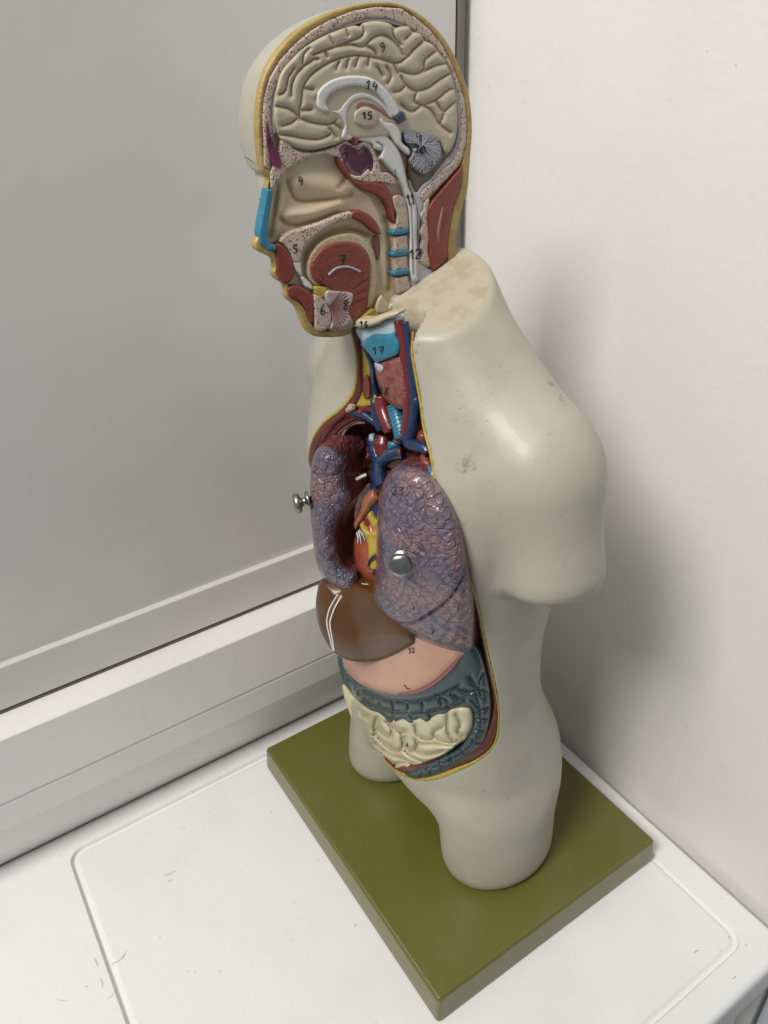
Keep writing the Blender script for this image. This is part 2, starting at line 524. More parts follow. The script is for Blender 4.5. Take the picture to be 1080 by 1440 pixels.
m_heart = paint('heart_red_paint', (.33, .075, .035), (.24, .04, .025), mott=.8, nsc=70, coat=.4, rough=.3)
m_auricle = paint('auricle_orange_paint', (.36, .14, .075), (.26, .085, .05), mott=.6, nsc=40, coat=.3)
m_purple = paint('purple_organ_paint', (.06, .035, .09), mott=.4, coat=.4)
m_gastvein = paint('stomach_vessel_paint', (.30, .10, .13), mott=.4, coat=.4)
m_ink = mat('black_ink', (.012, .012, .014), .5)
m_whiteline = mat('white_line_paint', (.72, .70, .66), .45)


def lung_mat(name, seed):
    m = mat(name, (.2, .15, .2), .26, .6); t = NT(m).base((.125, .100, .145))
    mp = t.n('ShaderNodeMapping'); mp.inputs['Location'].default_value = (seed, seed*2, 0); t.l(t.c, mp.inputs['Vector']); t.c = mp.outputs[0]
    t.mix(t.ramp(t.noise(26, 4), .42, .60), (.25, .14, .14), .85)
    t.mix(t.ramp(t.noise(18, 3), .52, .68), (.085, .095, .17), .7)
    t.mix(t.voro(140, out='Color'), (.34, .25, .27), .0)
    w = t.warp(60, .010)
    e1 = t.voro(120, 'DISTANCE_TO_EDGE', vec=w); e2 = t.voro(230, 'DISTANCE_TO_EDGE', vec=w)
    t.mix(t.math('MULTIPLY', t.ramp(e2, .07, .01), t.ramp(t.noise(60, 2), .42, .58)), (.06, .05, .10), .35)
    t.mix(t.math('MULTIPLY', t.ramp(e1, .055, .012), t.ramp(t.noise(30, 3), .38, .56, .35, 1.)), (.05, .042, .085), .62)
    t.mix(t.ramp(t.noise(170, 4, .7), .58, .72), (.34, .27, .29), .22)
    t.mix(t.attr('rim'), (.22, .045, .04), .8)
    t.mix(t.attr('groove'), (.09, .02, .025), .9)
    t.bump(t.ramp(e1, .0, .14), .0009); t.bump(t.noise(70, 2), .0013); t.bump(t.ramp(e2, 0, .12), .0002)
    return m


m_lung = lung_mat('lung_veined_purple_paint', 0.0); m_lung2 = lung_mat('far_lung_veined_purple_paint', .7)
m_steel = mat('steel', (.36, .36, .35), .30, metal=1.0); t = NT(m_steel).base((.36, .36, .35)); t.mix(t.ramp(t.noise(200, 4), .45, .65), (.22, .22, .21), .6); t.bump(t.noise(300, 3), .0002)
m_green = mat('plinth_green_paint', (.118, .118, .020), .32, .3); t = NT(m_green).base((.118, .118, .020))
t.mix(t.ramp(t.noise(9, 4), .4, .7), (.13, .12, .03), .6)
t.mix(t.math('MULTIPLY', t.ramp(t.voro(45), .03, .018), t.ramp(t.noise(7, 2), .5, .56)), (.03, .03, .01), .8)
t.mix(t.math('MULTIPLY', t.ramp(t.noise(60, 6, .7), .60, .72), t.ramp(t.noise(6, 2), .48, .6)), (.17, .165, .08), .5)
t.bump(t.noise(30, 4), .0008); t.bump(t.noise(600, 2), .0001)
m_plinthside = None


def white_mat(name, c, rough, bsc, bd, dirt=.25, sp=.5, coat=0.0):
    m = mat(name, c, rough, coat); t = NT(m).base(c)
    t.mix(t.ramp(t.noise(6, 5), .45, .75), tuple(v*.88 for v in c), dirt*2)
    t.mix(t.math('MULTIPLY', t.ramp(t.noise(55, 6, .65), .60, .72), t.ramp(t.noise(4, 2), .45, .6)), tuple(v*.62 for v in c), dirt)
    t.mix(t.math('MULTIPLY', t.ramp(t.voro(38), .035, .02), t.ramp(t.noise(8, 2), .5, .58)), (.16, .15, .14), sp)
    t.bump(t.noise(bsc, 4), bd)
    return m


m_cart = white_mat('cart_white_plastic', (.80, .797, .785), .42, 220, .0003, .30, .7)
m_wall = white_mat('white_wall_paint', (.79, .772, .748), .75, 110, .0004, .22, .6)
m_wall2 = white_mat('grey_wall_paint', (.52, .51, .49), .7, 150, .0008, .15, .2)
m_board = mat('whiteboard_enamel', (.55, .55, .53), .24, .2); t = NT(m_board).base((.59, .59, .57)); t.mix(t.ramp(t.noise(3.5, 4), .4, .7), (.55, .55, .53), .7)
sc_ = t.n('ShaderNodeMapping'); sc_.inputs['Scale'].default_value = (2.2, 1, 9); sc_.inputs['Rotation'].default_value = (0, .35, 0); t.l(t.c, sc_.inputs['Vector'])
t.mix(t.ramp(t.noise(5, 6, .65, vec=sc_.outputs[0]), .56, .70), (.60, .60, .585), .55); t.mix(t.ramp(t.noise(23, 5, .7), .66, .74), (.42, .42, .41), .35); t.bump(t.noise(9, 2), .0012)
m_alu = mat('frame_painted_metal', (.60, .59, .56), .4, .1); t = NT(m_alu).base((.60, .59, .56)); t.mix(t.ramp(t.noise(8, 4), .4, .7), (.54, .53, .50), .6)
m_gap = mat('frame_gap_dark', (.16, .15, .12), .6)
m_trunk = white_mat('trunking_white_plastic', (.76, .75, .73), .45, 120, .0003, .2, .4)
m_floor = white_mat('floor_grey', (.22, .21, .20), .6, 60, .001, .3, .5)
m_door = mat('door_pale_paint', (.62, .66, .72), .5)

# ================================================================== THE SETTING
def plain_box(name, lo, hi, m):
    o = rbox(name, lo, hi, m, None, bev=0); o['kind'] = 'structure'; o.modifiers.clear()
    for p in o.data.polygons: p.use_smooth = False
    return o


plain_box('right_wall', (.218, -.352, -.95), (.40, .40, 1.75), m_wall)
plain_box('back_wall', (-2.2, .270, -.95), (.2178, .45, 1.75), m_wall2)
plain_box('floor', (-2.2, -2.6, -.99), (1.2, .60, -.95), m_floor)

fr = empty('door_frame', (.23, -.40, -.95), 'pale bluish door frame edge at the end of the white wall', 'door frame')
rbox('frame_post', (.222, -.44, -.95), (.33, -.356, 1.7), m_door, fr, .004)

# whiteboard with its frame
wb = empty('whiteboard', (-.8, .262, .2), 'large grey-white whiteboard with a pale metal frame on the wall behind the torso', 'whiteboard')
rbox('writing_panel', (-1.9, .2585, .250), (.197, .2675, 1.5), m_board, wb, .0005)
rbox('frame_rail', (-1.9, .2500, .2015), (.2055, .2698, .2600), m_alu, wb, .0022)
rbox('frame_upright', (.1995, .2560, .2625), (.2080, .2697, 1.5), m_gap, wb, .001)
# cable trunking under the board
prof = [(.2698, .1955), (.2125, .1955), (.2112, .1942), (.2110, .106), (.2118, .1045), (.2132, .1035), (.2132, .1005), (.2122, .0992),
        (.2150, .060), (.2290, .015), (.2480, -.022), (.2598, -.046), (.2698, -.060)]
V = []; F = []; n = len(prof)
for X in (-2.1, .2165):
    V += [(X, a, b) for a, b in prof]
F += [[i, (i+1) % n, n+(i+1) % n, n+i] for i in range(n)] + [list(range(n)), list(range(n))[::-1]]
F[-1] = [n+i for i in range(n)][::-1]
F = [f[::-1] for f in F]
tr = empty('cable_trunking', (-.8, .25, .1), 'pale painted cable trunking running along the wall below the whiteboard', 'cable trunking')
o = mesh_obj('trunking_body', V, F, m_trunk, tr, smooth=False)
rbox('upper_lid_gap', (-2.1, .2520, .1953), (.2160, .2690, .2013), m_gap, tr, 0)


# ------------------------------------------------------------------ white utility cart
def rrect(x0, x1, y0, y1, r, n=8):
    out = []
    for cx, cy, a0 in ((x1-r, y1-r, 0), (x0+r, y1-r, 90), (x0+r, y0+r, 180), (x1-r, y0+r, 270)):
        for k in range(n+1):
            a = math.radians(a0+90*k/n); out.append((cx+r*math.cos(a), cy+r*math.sin(a)))
    return out


cart = empty('utility_cart', (-.2, -.05, -.95), 'white plastic utility cart with a recessed top under the green plinth', 'cart')
ZT = -.0380; loops = []
def lp(i, z, r, box=(-.74, .2090, -.3640, .2590)):
    x0, x1, y0, y1 = box
    loops.append([(a, b, z) for a, b in rrect(x0+i, x1-i, y0+i, y1-i, r)])
inner = (-.4385, .1725, -.3300, .2235)
lp(.006, ZT-.060, .03); lp(.0, ZT-.052, .03); lp(0, ZT-.010, .03); lp(.0012, ZT-.005, .029); lp(.0035, ZT-.0018, .027); lp(.008, ZT, .024)
lp(-.0012, ZT, .0205, inner); lp(-.0002, ZT-.0004, .020, inner); lp(.0008, ZT-.0050, .019, inner); lp(.0018, ZT-.0058, .018, inner); lp(.0045, ZT-.0058, .017, inner); lp(.0060, ZT-.0050, .016, inner); lp(.0085, ZT-.0026, .015, inner); lp(.0100, ZT-.0024, .014, inner)
n = len(loops[0]); V = [p for L in loops for p in L]
F = [[i*n+j, i*n+(j+1) % n, (i+1)*n+(j+1) % n, (i+1)*n+j] for i in range(len(loops)-1) for j in range(n)]
F.append([(len(loops)-1)*n+j for j in range(n)]); F.append(list(range(n))[::-1])
o = mesh_obj('tray_top', V, F, m_cart, cart)
md = o.modifiers.new('wn', 'WEIGHTED_NORMAL'); md.keep_sharp = True
for sx, sy in ((-.70, -.345), (-.70, .20), (.150, -.345), (.150, .20)):
    rbox('leg', (sx, sy, -.93), (sx+.042, sy+.036, ZT-.058), m_cart, cart, .006)
rbox('lower_shelf', (-.73, -.355, -.62), (.20, .25, -.585), m_cart, cart, .012)
V, F = tube(None, [(.171, -.330, -.32), (.02, -.330, -.12), (-.01, -.330, ZT-.05)], .010, None)
mesh_obj('corner_brace', V, F, m_cart, cart)


# scratches and stains on the cart top and a scuff on the wall: thin marks
m_mark = mat('grey_scuff', (.55, .53, .50), .8); m_mark2 = mat('dark_scuff', (.42, .41, .39), .8)


def scuff(name, px, z, wdt, m, par):
    D = rays(px); t = (z-CAM[2])/D[:, 2]; P = CAM+t[:, None]*D
    P = crom(P, 4, False); T = np.gradient(P, axis=0); N = np.stack([-T[:, 1], T[:, 0], 0*T[:, 0]], 1); N /= np.linalg.norm(N, axis=1, keepdims=True)+1e-9
    w_ = wdt*np.sin(np.linspace(.15, math.pi-.15, len(P)))[:, None]
    V = np.vstack([P+N*w_, P-N*w_]); n = len(P)
    return mesh_obj(name, V, [[i, i+1, n+i+1, n+i] for i in range(n-1)], m, par)


for px, wdt, m in (([(154, 1359), (160, 1354), (166, 1352), (172, 1346), (178, 1336)], .0006, m_mark), ([(172, 1349), (175, 1343), (177, 1338)], .0004, m_mark2),
                   ([(976, 1340), (980, 1337), (983, 1336)], .0007, m_mark2), ([(498, 1303), (501, 1299)], .0009, m_mark), ([(230, 1233), (240, 1228), (248, 1224)], .0008, m_mark),
                   ([(236, 1240), (243, 1236)], .0007, m_mark), ([(308, 1367), (311, 1365)], .0005, m_mark2), ([(1024, 1317), (1027, 1319)], .0006, m_mark2), ([(1012, 1334), (1014, 1336)], .0005, m_mark2),
                   ([(380, 1143), (383, 1141)], .0006, m_mark), ([(224, 1319), (226, 1316)], .0004, m_mark2)):
    scuff('scuff_mark', px, ZT-.0020, wdt, m, cart)
for px, wdt, m in (([(133, 1347), (136, 1354), (138, 1360)], .0008, m_mark), ([(140, 1375), (144, 1382), (143, 1390)], .0006, m_mark), ([(78, 1405), (86, 1407), (96, 1407)], .0003, m_mark),
                   ([(120, 1386), (123, 1388)], .0006, m_mark2), ([(150, 1404), (157, 1400), (160, 1395)], .0004, m_mark), ([(1030, 1377), (1036, 1372)], .0008, m_mark), ([(1047, 1331), (1051, 1328)], .0006, m_mark),
                   ([(1014, 1262), (1017, 1264)], .0006, m_mark)):
    scuff('scuff_mark', px, ZT+.0004, wdt, m, cart)

# ================================================================== THE ANATOMICAL TORSO
S1 = lambda *a: [(330+x/3, y/3) for x, y in a]             # tracing frames of the reference, in px
S2 = lambda *a: [(330+x/3, 220+y/3) for x, y in a]
S3 = lambda *a: [(400+x/3.6, 420+y/3.6) for x, y in a]
S4 = lambda *a: [(400+x/3.375, 600+y/3.375) for x, y in a]
S5 = lambda *a: [(420+x/3.375, 800+y/3.375) for x, y in a]
S6 = lambda *a: [(480+x/7.714, 430+y/7.714) for x, y in a]
S7 = lambda *a: [(430+x/5.143, 540+y/5.143) for x, y in a]
S8 = lambda *a: [(470+x/4.32, 960+y/4.32) for x, y in a]
S9 = lambda *a: [(540+x/9.6, 140+y/9.6) for x, y in a]
S10 = lambda *a: [(330+x/6.545, 80+y/6.545) for x, y in a]
S11 = lambda *a: [(480+x/9, 680+y/9) for x, y in a]

GL = {'0': [[(.5, 0), (.1, .3), (.1, .7), (.5, 1), (.9, .7), (.9, .3), (.5, 0)]],
      '1': [[(.1, .35), (.6, 0), (.6, 1)]],
      '2': [[(.1, .25), (.4, 0), (.85, .15), (.75, .5), (.1, 1), (.95, .95)]],
      '3': [[(.1, .05), (.9, .05), (.45, .4), (.9, .6), (.7, .95), (.1, .95)]],
      '4': [[(.35, 0), (.1, .6), (.95, .5)], [(.75, .2), (.7, 1.05)]],
      '5': [[(.9, 0), (.25, .05), (.2, .45), (.7, .45), (.85, .75), (.5, 1), (.1, .9)]],
      '6': [[(.75, 0), (.3, .3), (.15, .75), (.45, 1), (.85, .8), (.7, .55), (.25, .65)]],
      '7': [[(.05, .1), (.9, 0), (.45, 1)], [(.2, .5), (.85, .45)]],
      '8': [[(.55, .5), (.2, .25), (.5, 0), (.85, .2), (.55, .5), (.15, .78), (.45, 1), (.85, .8), (.55, .5)]],
      '9': [[(.85, .2), (.5, 0), (.15, .25), (.45, .5), (.85, .25), (.8, .7), (.4, 1.05)]]}


def num(txt, x, y, h, rot=0, asp=.6, gap=.25):
    out = []; c, s = math.cos(math.radians(rot)), math.sin(math.radians(rot)); w = h*asp; k = 0
    for ch in txt:
        for st in GL[ch]:
            p = np.array([(k+a*w, b*h) for a, b in st])
            p = crom(p, 3, False) if ch not in '147' else p
            out.append(np.stack([x+p[:, 0]*c-p[:, 1]*s, y+p[:, 0]*s+p[:, 1]*c], 1))
        k += w*(1+gap)
    return out


torso = empty('anatomical_torso', (0, 0, -.0405), 'beige painted anatomical torso with a halved head and open trunk, standing on its green plinth', 'anatomical model')

rbox('plinth', (-.1640, -.2010, -.0405), (.1640, .2010, 0), m_green, torso, .0045, 4, taper=.0025)

# --- opening of the trunk, as points on the skin (x back, y figure's right, z up)
RIM = np.array([(-.078, -.040, .656), (-.079, -.050, .629), (-.081, -.062, .597), (-.084, -.070, .576), (-.088, -.084, .558), (-.093, -.097, .54), (-.091, -.121, .512),
                (-.087, -.130, .48), (-.074, -.128, .437), (-.061, -.126, .389), (-.047, -.125, .33), (-.039, -.127, .289), (-.037, -.128, .259), (-.042, -.129, .233),
                (-.059, -.123, .212), (-.076, -.110, .192), (-.091, -.081, .157), (-.094, -.044, .128), (-.089, .003, .102), (-.088, .040, .108), (-.084, .075, .125), (-.076, .100, .150),
                (-.060, .122, .195), (-.050, .130, .25), (-.060, .130, .33), (-.075, .128, .40), (-.090, .112, .455), (-.104, .094, .488), (-.106, .081, .516), (-.101, .068, .534),
                (-.093, .050, .550), (-.086, .036, .569), (-.083, .029, .589), (-.085, .021, .616), (-.084, .026, .637), (-.080, .030, .662)])
RC = crom(RIM, 5, True)
TH = lambda P: np.arctan2(P[..., 1], -(P[..., 0]+.0)+.0)
AX = -.0                      # axis x of the angular map


def thz(P): return np.stack([np.arctan2(P[..., 1], -(P[..., 0]-.03))*.11, P[..., 2]], -1)


poly2 = thz(RC)
poly2 = np.vstack([poly2[:-4], [(poly2[0, 0]+.75*(poly2[-5, 0]-poly2[0, 0]), .71), (poly2[0, 0]-.002, .71)]])
gu = np.linspace(-.36, .36, 361); gz = np.linspace(-.02, .74, 381)
GU, GZ = np.meshgrid(gu, gz, indexing='ij'); GP = np.stack([GU.ravel(), GZ.ravel()], 1)
SD = linedist(GP, [np.vstack([poly2, poly2[:1]])]); SD[inside(GP, poly2)] *= -1; SD = SD.reshape(GU.shape)


def sd2(P):
    q = thz(P); i = (q[..., 0]-gu[0])/(gu[1]-gu[0]); j = (q[..., 1]-gz[0])/(gz[1]-gz[0])
    i = np.clip(i, 0, len(gu)-1.001); j = np.clip(j, 0, len(gz)-1.001)
    a = i.astype(int); b = j.astype(int); f = i-a; g = j-b
    return SD[a, b]*(1-f)*(1-g)+SD[a+1, b]*f*(1-g)+SD[a, b+1]*(1-f)*g+SD[a+1, b+1]*f*g


def shell(P):
    NB = body(P, False); B = smax(NB, (P[..., 2]-(.683+.38*P[..., 0]+.16*np.minimum(P[..., 1], 0)-3*np.clip(P[..., 1]-.010, 0, .014)*ss((P[..., 0]+.05)/.02)))*.92, .005); d2 = sd2(P)
    depth = .024+.049*ss((.625-P[..., 2])/.07)
    cav = np.maximum(np.maximum(d2, -(NB+depth)), P[..., 0]-(.045-.098*ss((P[..., 2]-.57)/.06)))
    return np.maximum(B, -cav)


v, f = surface_nets(shell, (-.145, -.24, -.008), (.125, .24, .70), .0024)
fc = v[f].mean(1); Bc = body(fc); d2c = sd2(fc)
cavf = (d2c < .0006) & (Bc < -.0012)
zc = (fc[:, 2]-(.683+.38*fc[:, 0]+.16*np.minimum(fc[:, 1], 0)-3*np.clip(fc[:, 1]-.010, 0, .014)*ss((fc[:, 0]+.05)/.02)))*.92; nb = body(fc+0, False)
cut = (np.abs(zc) < .0016) & (nb < -.003) & ((d2c > .0) | (nb < -.0225) | (fc[:, 0] > -.0535))
cut |= cavf & (fc[:, 2] > .636)
cavf &= ~cut


def sub(sel, name, m, extra=None):
    ff = f[sel]; u = np.unique(ff); mp = -np.ones(len(v), int); mp[u] = np.arange(len(u))
    return mesh_obj(name, v[u], mp[ff], m, torso, attr=extra(v[u]) if extra else None)


def stains(P):
    s = np.zeros(len(P)); rng = np.random.RandomState(4)
    C0 = march([(657, 653)])[0][0]; C1 = march([(776, 538)])[0][0]; C2 = march([(790, 562)])[0][0]
    for _ in range(60):
        c = C0+rng.normal(0, .0038, 3); s = np.maximum(s, np.exp(-((P-c)**2).sum(1)/(.0011**2)))
    for c in (C1, C2):
        for _ in range(8): s = np.maximum(s, np.exp(-((P-c-rng.normal(0, .0022, 3))**2).sum(1)/(.0016**2)))
    return {'stain': s}


sub(~cavf & ~cut, 'shell', m_skin, stains)
sub(cavf, 'cavity_wall', m_cav)
sub(cut, 'neck_cut_surface', m_neckcut)


# --- painted rim of the opening: yellow fat, red muscle
def grad(P, fn):
    e = 5e-4; g = np.stack([fn(P+np.eye(3)[i]*e)-fn(P-np.eye(3)[i]*e) for i in range(3)], -1)/(2*e)
    return g/np.linalg.norm(g, axis=-1, keepdims=True)


nb_ = lambda p: body(p, False)
RS = resample(RC[:-4], .003, False)[4:-4]


def proj_surf(P, lvl):
    for _ in range(4): P = P-(nb_(P)-lvl)[:, None]*grad(P, nb_)*.9
    return P


Pn = proj_surf(RS.copy(), 0); G = grad(Pn, nb_); Tn = np.gradient(Pn, axis=0); Tn /= np.linalg.norm(Tn, axis=1, keepdims=True)
Inw = np.cross(Tn, G); cen = np.array([-.1, 0, .38]); Inw[((cen-Pn)*Inw).sum(1) < 0] *= 1
if ((cen-Pn)*Inw).sum() < 0: Inw = -Inw


def strip(name, prof, m):
    """prof: list of (inward offset, height over skin) per curve point function"""
    rows = []
    for off, h in prof:
        o = off(Pn) if callable(off) else np.full(len(Pn), off)
        rows.append(proj_surf(Pn+Inw*o[:, None], 0)+G*h)
    V = np.vstack(rows); n = len(Pn); k = len(rows)
    ok = ~((Pn[:, 1] > .012) & (Pn[:, 2] < .44))
    F = [[r*n+i, r*n+i+1, (r+1)*n+i+1, (r+1)*n+i] for r in range(k-1) for i in range(n-1) if ok[i] and ok[i+1]]
    return mesh_obj(name, V, F, m, torso)


low = lambda P: ss((.235-P[:, 2])/.05)*ss((.045-P[:, 1])/.04)
low2 = lambda P: ss((.30-P[:, 2])/.09)*ss((-.0-P[:, 1])/.05)
upf = lambda P: ss((P[:, 2]-.46)/.03)*ss((P[:, 1])/.02)
wf = lambda P: .0008+.0036*low(P)+.0012*upf(P)*ss((P[:, 2]-.5)/.03)
wm = lambda P: wf(P)+.0014+.0125*low2(P)+.004*upf(P)*ss((.60-P[:, 2])/.02)
strip('fat_rim', [(-.0009, -.0006), (-.0006, .0003), (0.0, .0006), (lambda P: wf(P)*.6, .0007), (wf, .0000), (wf, -.006)], m_fat2)
strip('muscle_rim', [(lambda P: wf(P)-.0002, -.0010), (wf, -.0003), (lambda P: (wf(P)+wm(P))/2, .0000), (wm, -.0008), (lambda P: wm(P)+.0006, -.003), (lambda P: wm(P)+.0006, -.012)], m_muscle2)


# ------------------------------------------------------------------ the halved head (cut face in the plane y = 0)
head = empty('head', tuple(torso.location)); head.parent = torso; head.location = (0, 0, 0)
OUT = S1((118, 720), (103, 620), (98, 520), (103, 430), (118, 350), (145, 280), (190, 210), (250, 145), (320, 95), (400, 55), (480, 28), (560, 12), (640, 8), (710, 22), (780, 60),
         (840, 110), (890, 170), (930, 240), (960, 310), (985, 390), (998, 480), (1000, 560), (995, 640), (990, 700)) + \
    S2((983, 130), (958, 225), (942, 300), (932, 360), (930, 430), (930, 520), (820, 640), (700, 690), (560, 690), (500, 715), (488, 745), (445, 760), (380, 762), (330, 755), (300, 725),
       (285, 680), (262, 635), (222, 600), (219, 570), (210, 540), (180, 522), (163, 495), (172, 470), (166, 438), (150, 424), (95, 396), (88, 368), (103, 335), (115, 260), (135, 140), (142, 90))
OUTR = crom(OUT, 5)


_O = resample(OUTR, 2.2); _c3 = on_sag(np.array([(505., 215.)]), 0)[0]; _O3 = on_sag(_O, 0); _nt = 26; _rows = []
_q = np.interp(_O[:, 1], [225, 262, 300, 400, 450], [.72, .95, 1.5, 1.5, 1.0]); _p = np.interp(_O[:, 1], [225, 262, 300], [.50, .75, 1.1])
_front = _O[:, 0] < 505
_q = np.where(_front, _q, .85); _p = np.where(_front, _p, .6)
for _k in range(3):
    _q = np.convolve(np.r_[_q[-8:], _q, _q[:8]], np.ones(17)/17, 'valid'); _p = np.convolve(np.r_[_p[-8:], _p, _p[:8]], np.ones(17)/17, 'valid')
for _i in range(_nt):
    th = (math.pi/2)*(_i/(_nt-1))**1.35*.985
    rr = math.cos(th)**_p; R3 = _c3+(_O3-_c3)*rr[:, None]; R3[:, 1] = .0004+.070*math.sin(th)**_q if _i else .0004
    _rows.append(R3)
_n = len(_O3); V = np.vstack(_rows+[np.array([_c3+np.array([0, .0704, 0])])])
F = [[i*_n+j, (i+1)*_n+j, (i+1)*_n+(j+1) % _n, i*_n+(j+1) % _n] for i in range(_nt-1) for j in range(_n)]+[[(_nt-1)*_n+j, _nt*_n, (_nt-1)*_n+(j+1) % _n] for j in range(_n)]
o = mesh_obj('face_and_scalp', V, F, m_skin, head)
from mathutils.bvhtree import BVHTree


def on_mesh(ob, P, off=.0003):
    me = ob.data; w = np.array(torso.location)
    bv = BVHTree.FromPolygons([v.co+Vector(w) for v in me.vertices], [tuple(p.vertices) for p in me.polygons]); out = []
    for d in rays(P):
        d = Vector(d).normalized(); h = bv.ray_cast(Vector(CAM), d)
        if h[0] is not None: out.append(np.array(h[0]-d*off))
    return out


for c in (S10((100, 920), (130, 940), (165, 962), (200, 988)), S10((225, 1310), (245, 1325), (262, 1330))):
    q = on_mesh(o, c)
    if len(q) > 2: tube('eye_crease', q, .0004, m_gap, head, n=6)

# lining of the nasal, oral and throat passages: the deepest layer of the cut face
ridge = [(S2((280, 105), (360, 120), (440, 140)), 17, .0040), (S2((225, 250), (320, 240), (440, 205)), 8.5, .0036), (S2((500, 130), (560, 175), (600, 260), (630, 380), (640, 540)), 7, .0018),
         (S2((195, 160), (165, 300)), 6, .0016), (S2((330, 345), (430, 300), (520, 290), (590, 340)), 7, -.0012)]


def lining_x(P, d):
    h = np.zeros(len(P))
    for l, w, a in ridge: h = h+a*np.exp(-(linedist(P, [np.array(l)])/w)**2)
    return h


LIN = [(500+(x-500)*1.006, 240+(y-240)*1.006) for x, y in S1((128, 700), (120, 600), (116, 500), (122, 420), (146, 330), (186, 260), (247, 190), (320, 130), (400, 85), (500, 44), (600, 27), (700, 34), (768, 77), (827, 130), (875, 190), (919, 270), (949, 350), (973, 430), (981, 520), (977, 600), (964, 660)) + S2((958, 40), (950, 130), (920, 220), (905, 300), (897, 380), (894, 470), (800, 600), (560, 650), (480, 712), (440, 732), (370, 738), (338, 725), (318, 695), (300, 650), (268, 612), (232, 592), (228, 550), (212, 532), (188, 510), (180, 470), (178, 420), (172, 400), (140, 392), (112, 362), (112, 325), (125, 250), (143, 140), (150, 90), (148, 60))]
region('passage_lining', LIN, on_sag, m_lining, head, H=.0006, base=-.0050, back=.0012, step=2.0, extra=lining_x,
       grooves=[S2((222, 105), (238, 150), (268, 188), (350, 186), (450, 176), (490, 160)), S2((190, 262), (235, 290), (320, 276), (430, 236)), S2((440, 20), (470, 80), (440, 130)),
                S2((310, 480), (300, 420), (330, 370), (420, 315), (500, 305), (560, 330)), S2((640, 260), (655, 400), (650, 560)), S2((180, 120), (165, 250), (150, 340))],
       gdepth=.0014, gw=4.0, marks=num('4', *S2((268, 82))[0], 12.5), mw=1.71, ink=m_ink)

# skin fat ring with the rest cut out
BONE_O = S1((122, 600), (117, 500), (123, 420), (147, 330), (187, 260), (248, 190), (320, 130), (400, 85), (500, 45), (600, 28), (700, 35), (768, 78), (826, 130), (874, 190), (918, 270), (948, 350),
            (972, 430), (980, 520), (976, 600), (962, 660)) + S2((945, 40), (905, 85), (860, 130), (825, 165), (800, 200))
BONE_I = S1((160, 570), (152, 480), (160, 400), (190, 320), (240, 250), (300, 190), (380, 140), (470, 100), (560, 76), (640, 78), (720, 105), (785, 150), (838, 190), (880, 240), (918, 310), (942, 390),
            (955, 480), (957, 560), (945, 630), (915, 690)) + S2((880, 50), (835, 105), (800, 140), (775, 170))
FAT_HOLE = S1((128, 700), (120, 600), (116, 500), (122, 420), (146, 330), (186, 260), (247, 190), (320, 130), (400, 85), (500, 44), (600, 27), (700, 34), (768, 77), (827, 130), (875, 190), (919, 270),
              (949, 350), (973, 430), (981, 520), (977, 600), (964, 660)) + S2((958, 40), (950, 130), (920, 220), (905, 300), (897, 380), (894, 470), (800, 600), (560, 650), (480, 712), (440, 732), (370, 738),
              (338, 725), (318, 695), (300, 650), (268, 612), (232, 592), (228, 550), (212, 532), (188, 510), (180, 470), (178, 420), (172, 400), (140, 392), (112, 362), (112, 325), (125, 250), (143, 140), (150, 90), (148, 60))
region('fat_layer', OUT, on_sag, m_fat, head, H=.0004, R=.001, base=.0, back=.0065, step=2.6, holes=[FAT_HOLE])
FSIN = S1((140, 516), (150, 565), (170, 615), (192, 662), (196, 705))+S2((184, 45), (168, 40))+S1((160, 690), (146, 640), (138, 580))
SSIN = S1((444, 622), (468, 610), (498, 622), (520, 634), (545, 618), (572, 642), (584, 680), (578, 722))+S2((562, 52), (536, 76), (508, 80), (480, 62), (462, 26), (448, -12))
region('skull_bone', BONE_O+BONE_I[::-1]+S1((150, 720), (122, 700)), on_sag, m_bone, head, H=.0008, R=.0015, base=.0002, back=.0065, step=2.2, smooth=False, ncr=5)
DURA_I = S1((178, 560), (170, 480), (176, 400), (198, 325), (236, 262), (292, 205), (370, 155), (455, 118), (540, 95), (640, 92), (720, 115), (790, 160), (830, 190), (868, 240), (905, 310), (930, 390),
            (942, 480), (944, 560), (930, 620), (905, 660)) + S2((865, 40), (830, 90), (790, 120), (772, 150))
region('skull_membrane', BONE_I+DURA_I[::-1], on_sag, m_dura, head, H=.0006, R=.0012, base=-.0006, back=.0062, step=2.2, smooth=False)
BRAIN = S1((166, 440), (174, 380), (192, 310), (232, 258), (288, 205), (350, 165), (430, 130), (500, 108), (530, 112), (545, 96), (600, 88), (650, 98), (678, 118), (700, 112), (735, 112), (750, 134), (785, 142),
           (800, 170), (835, 188), (862, 222), (890, 262), (915, 320), (930, 380), (938, 440), (940, 520), (930, 590), (905, 640), (885, 645), (860, 600), (800, 580), (720, 560), (640, 580), (560, 590), (500, 590),
           (470, 590), (420, 612), (330, 632), (262, 625), (225, 605), (195, 590), (178, 550), (165, 500))
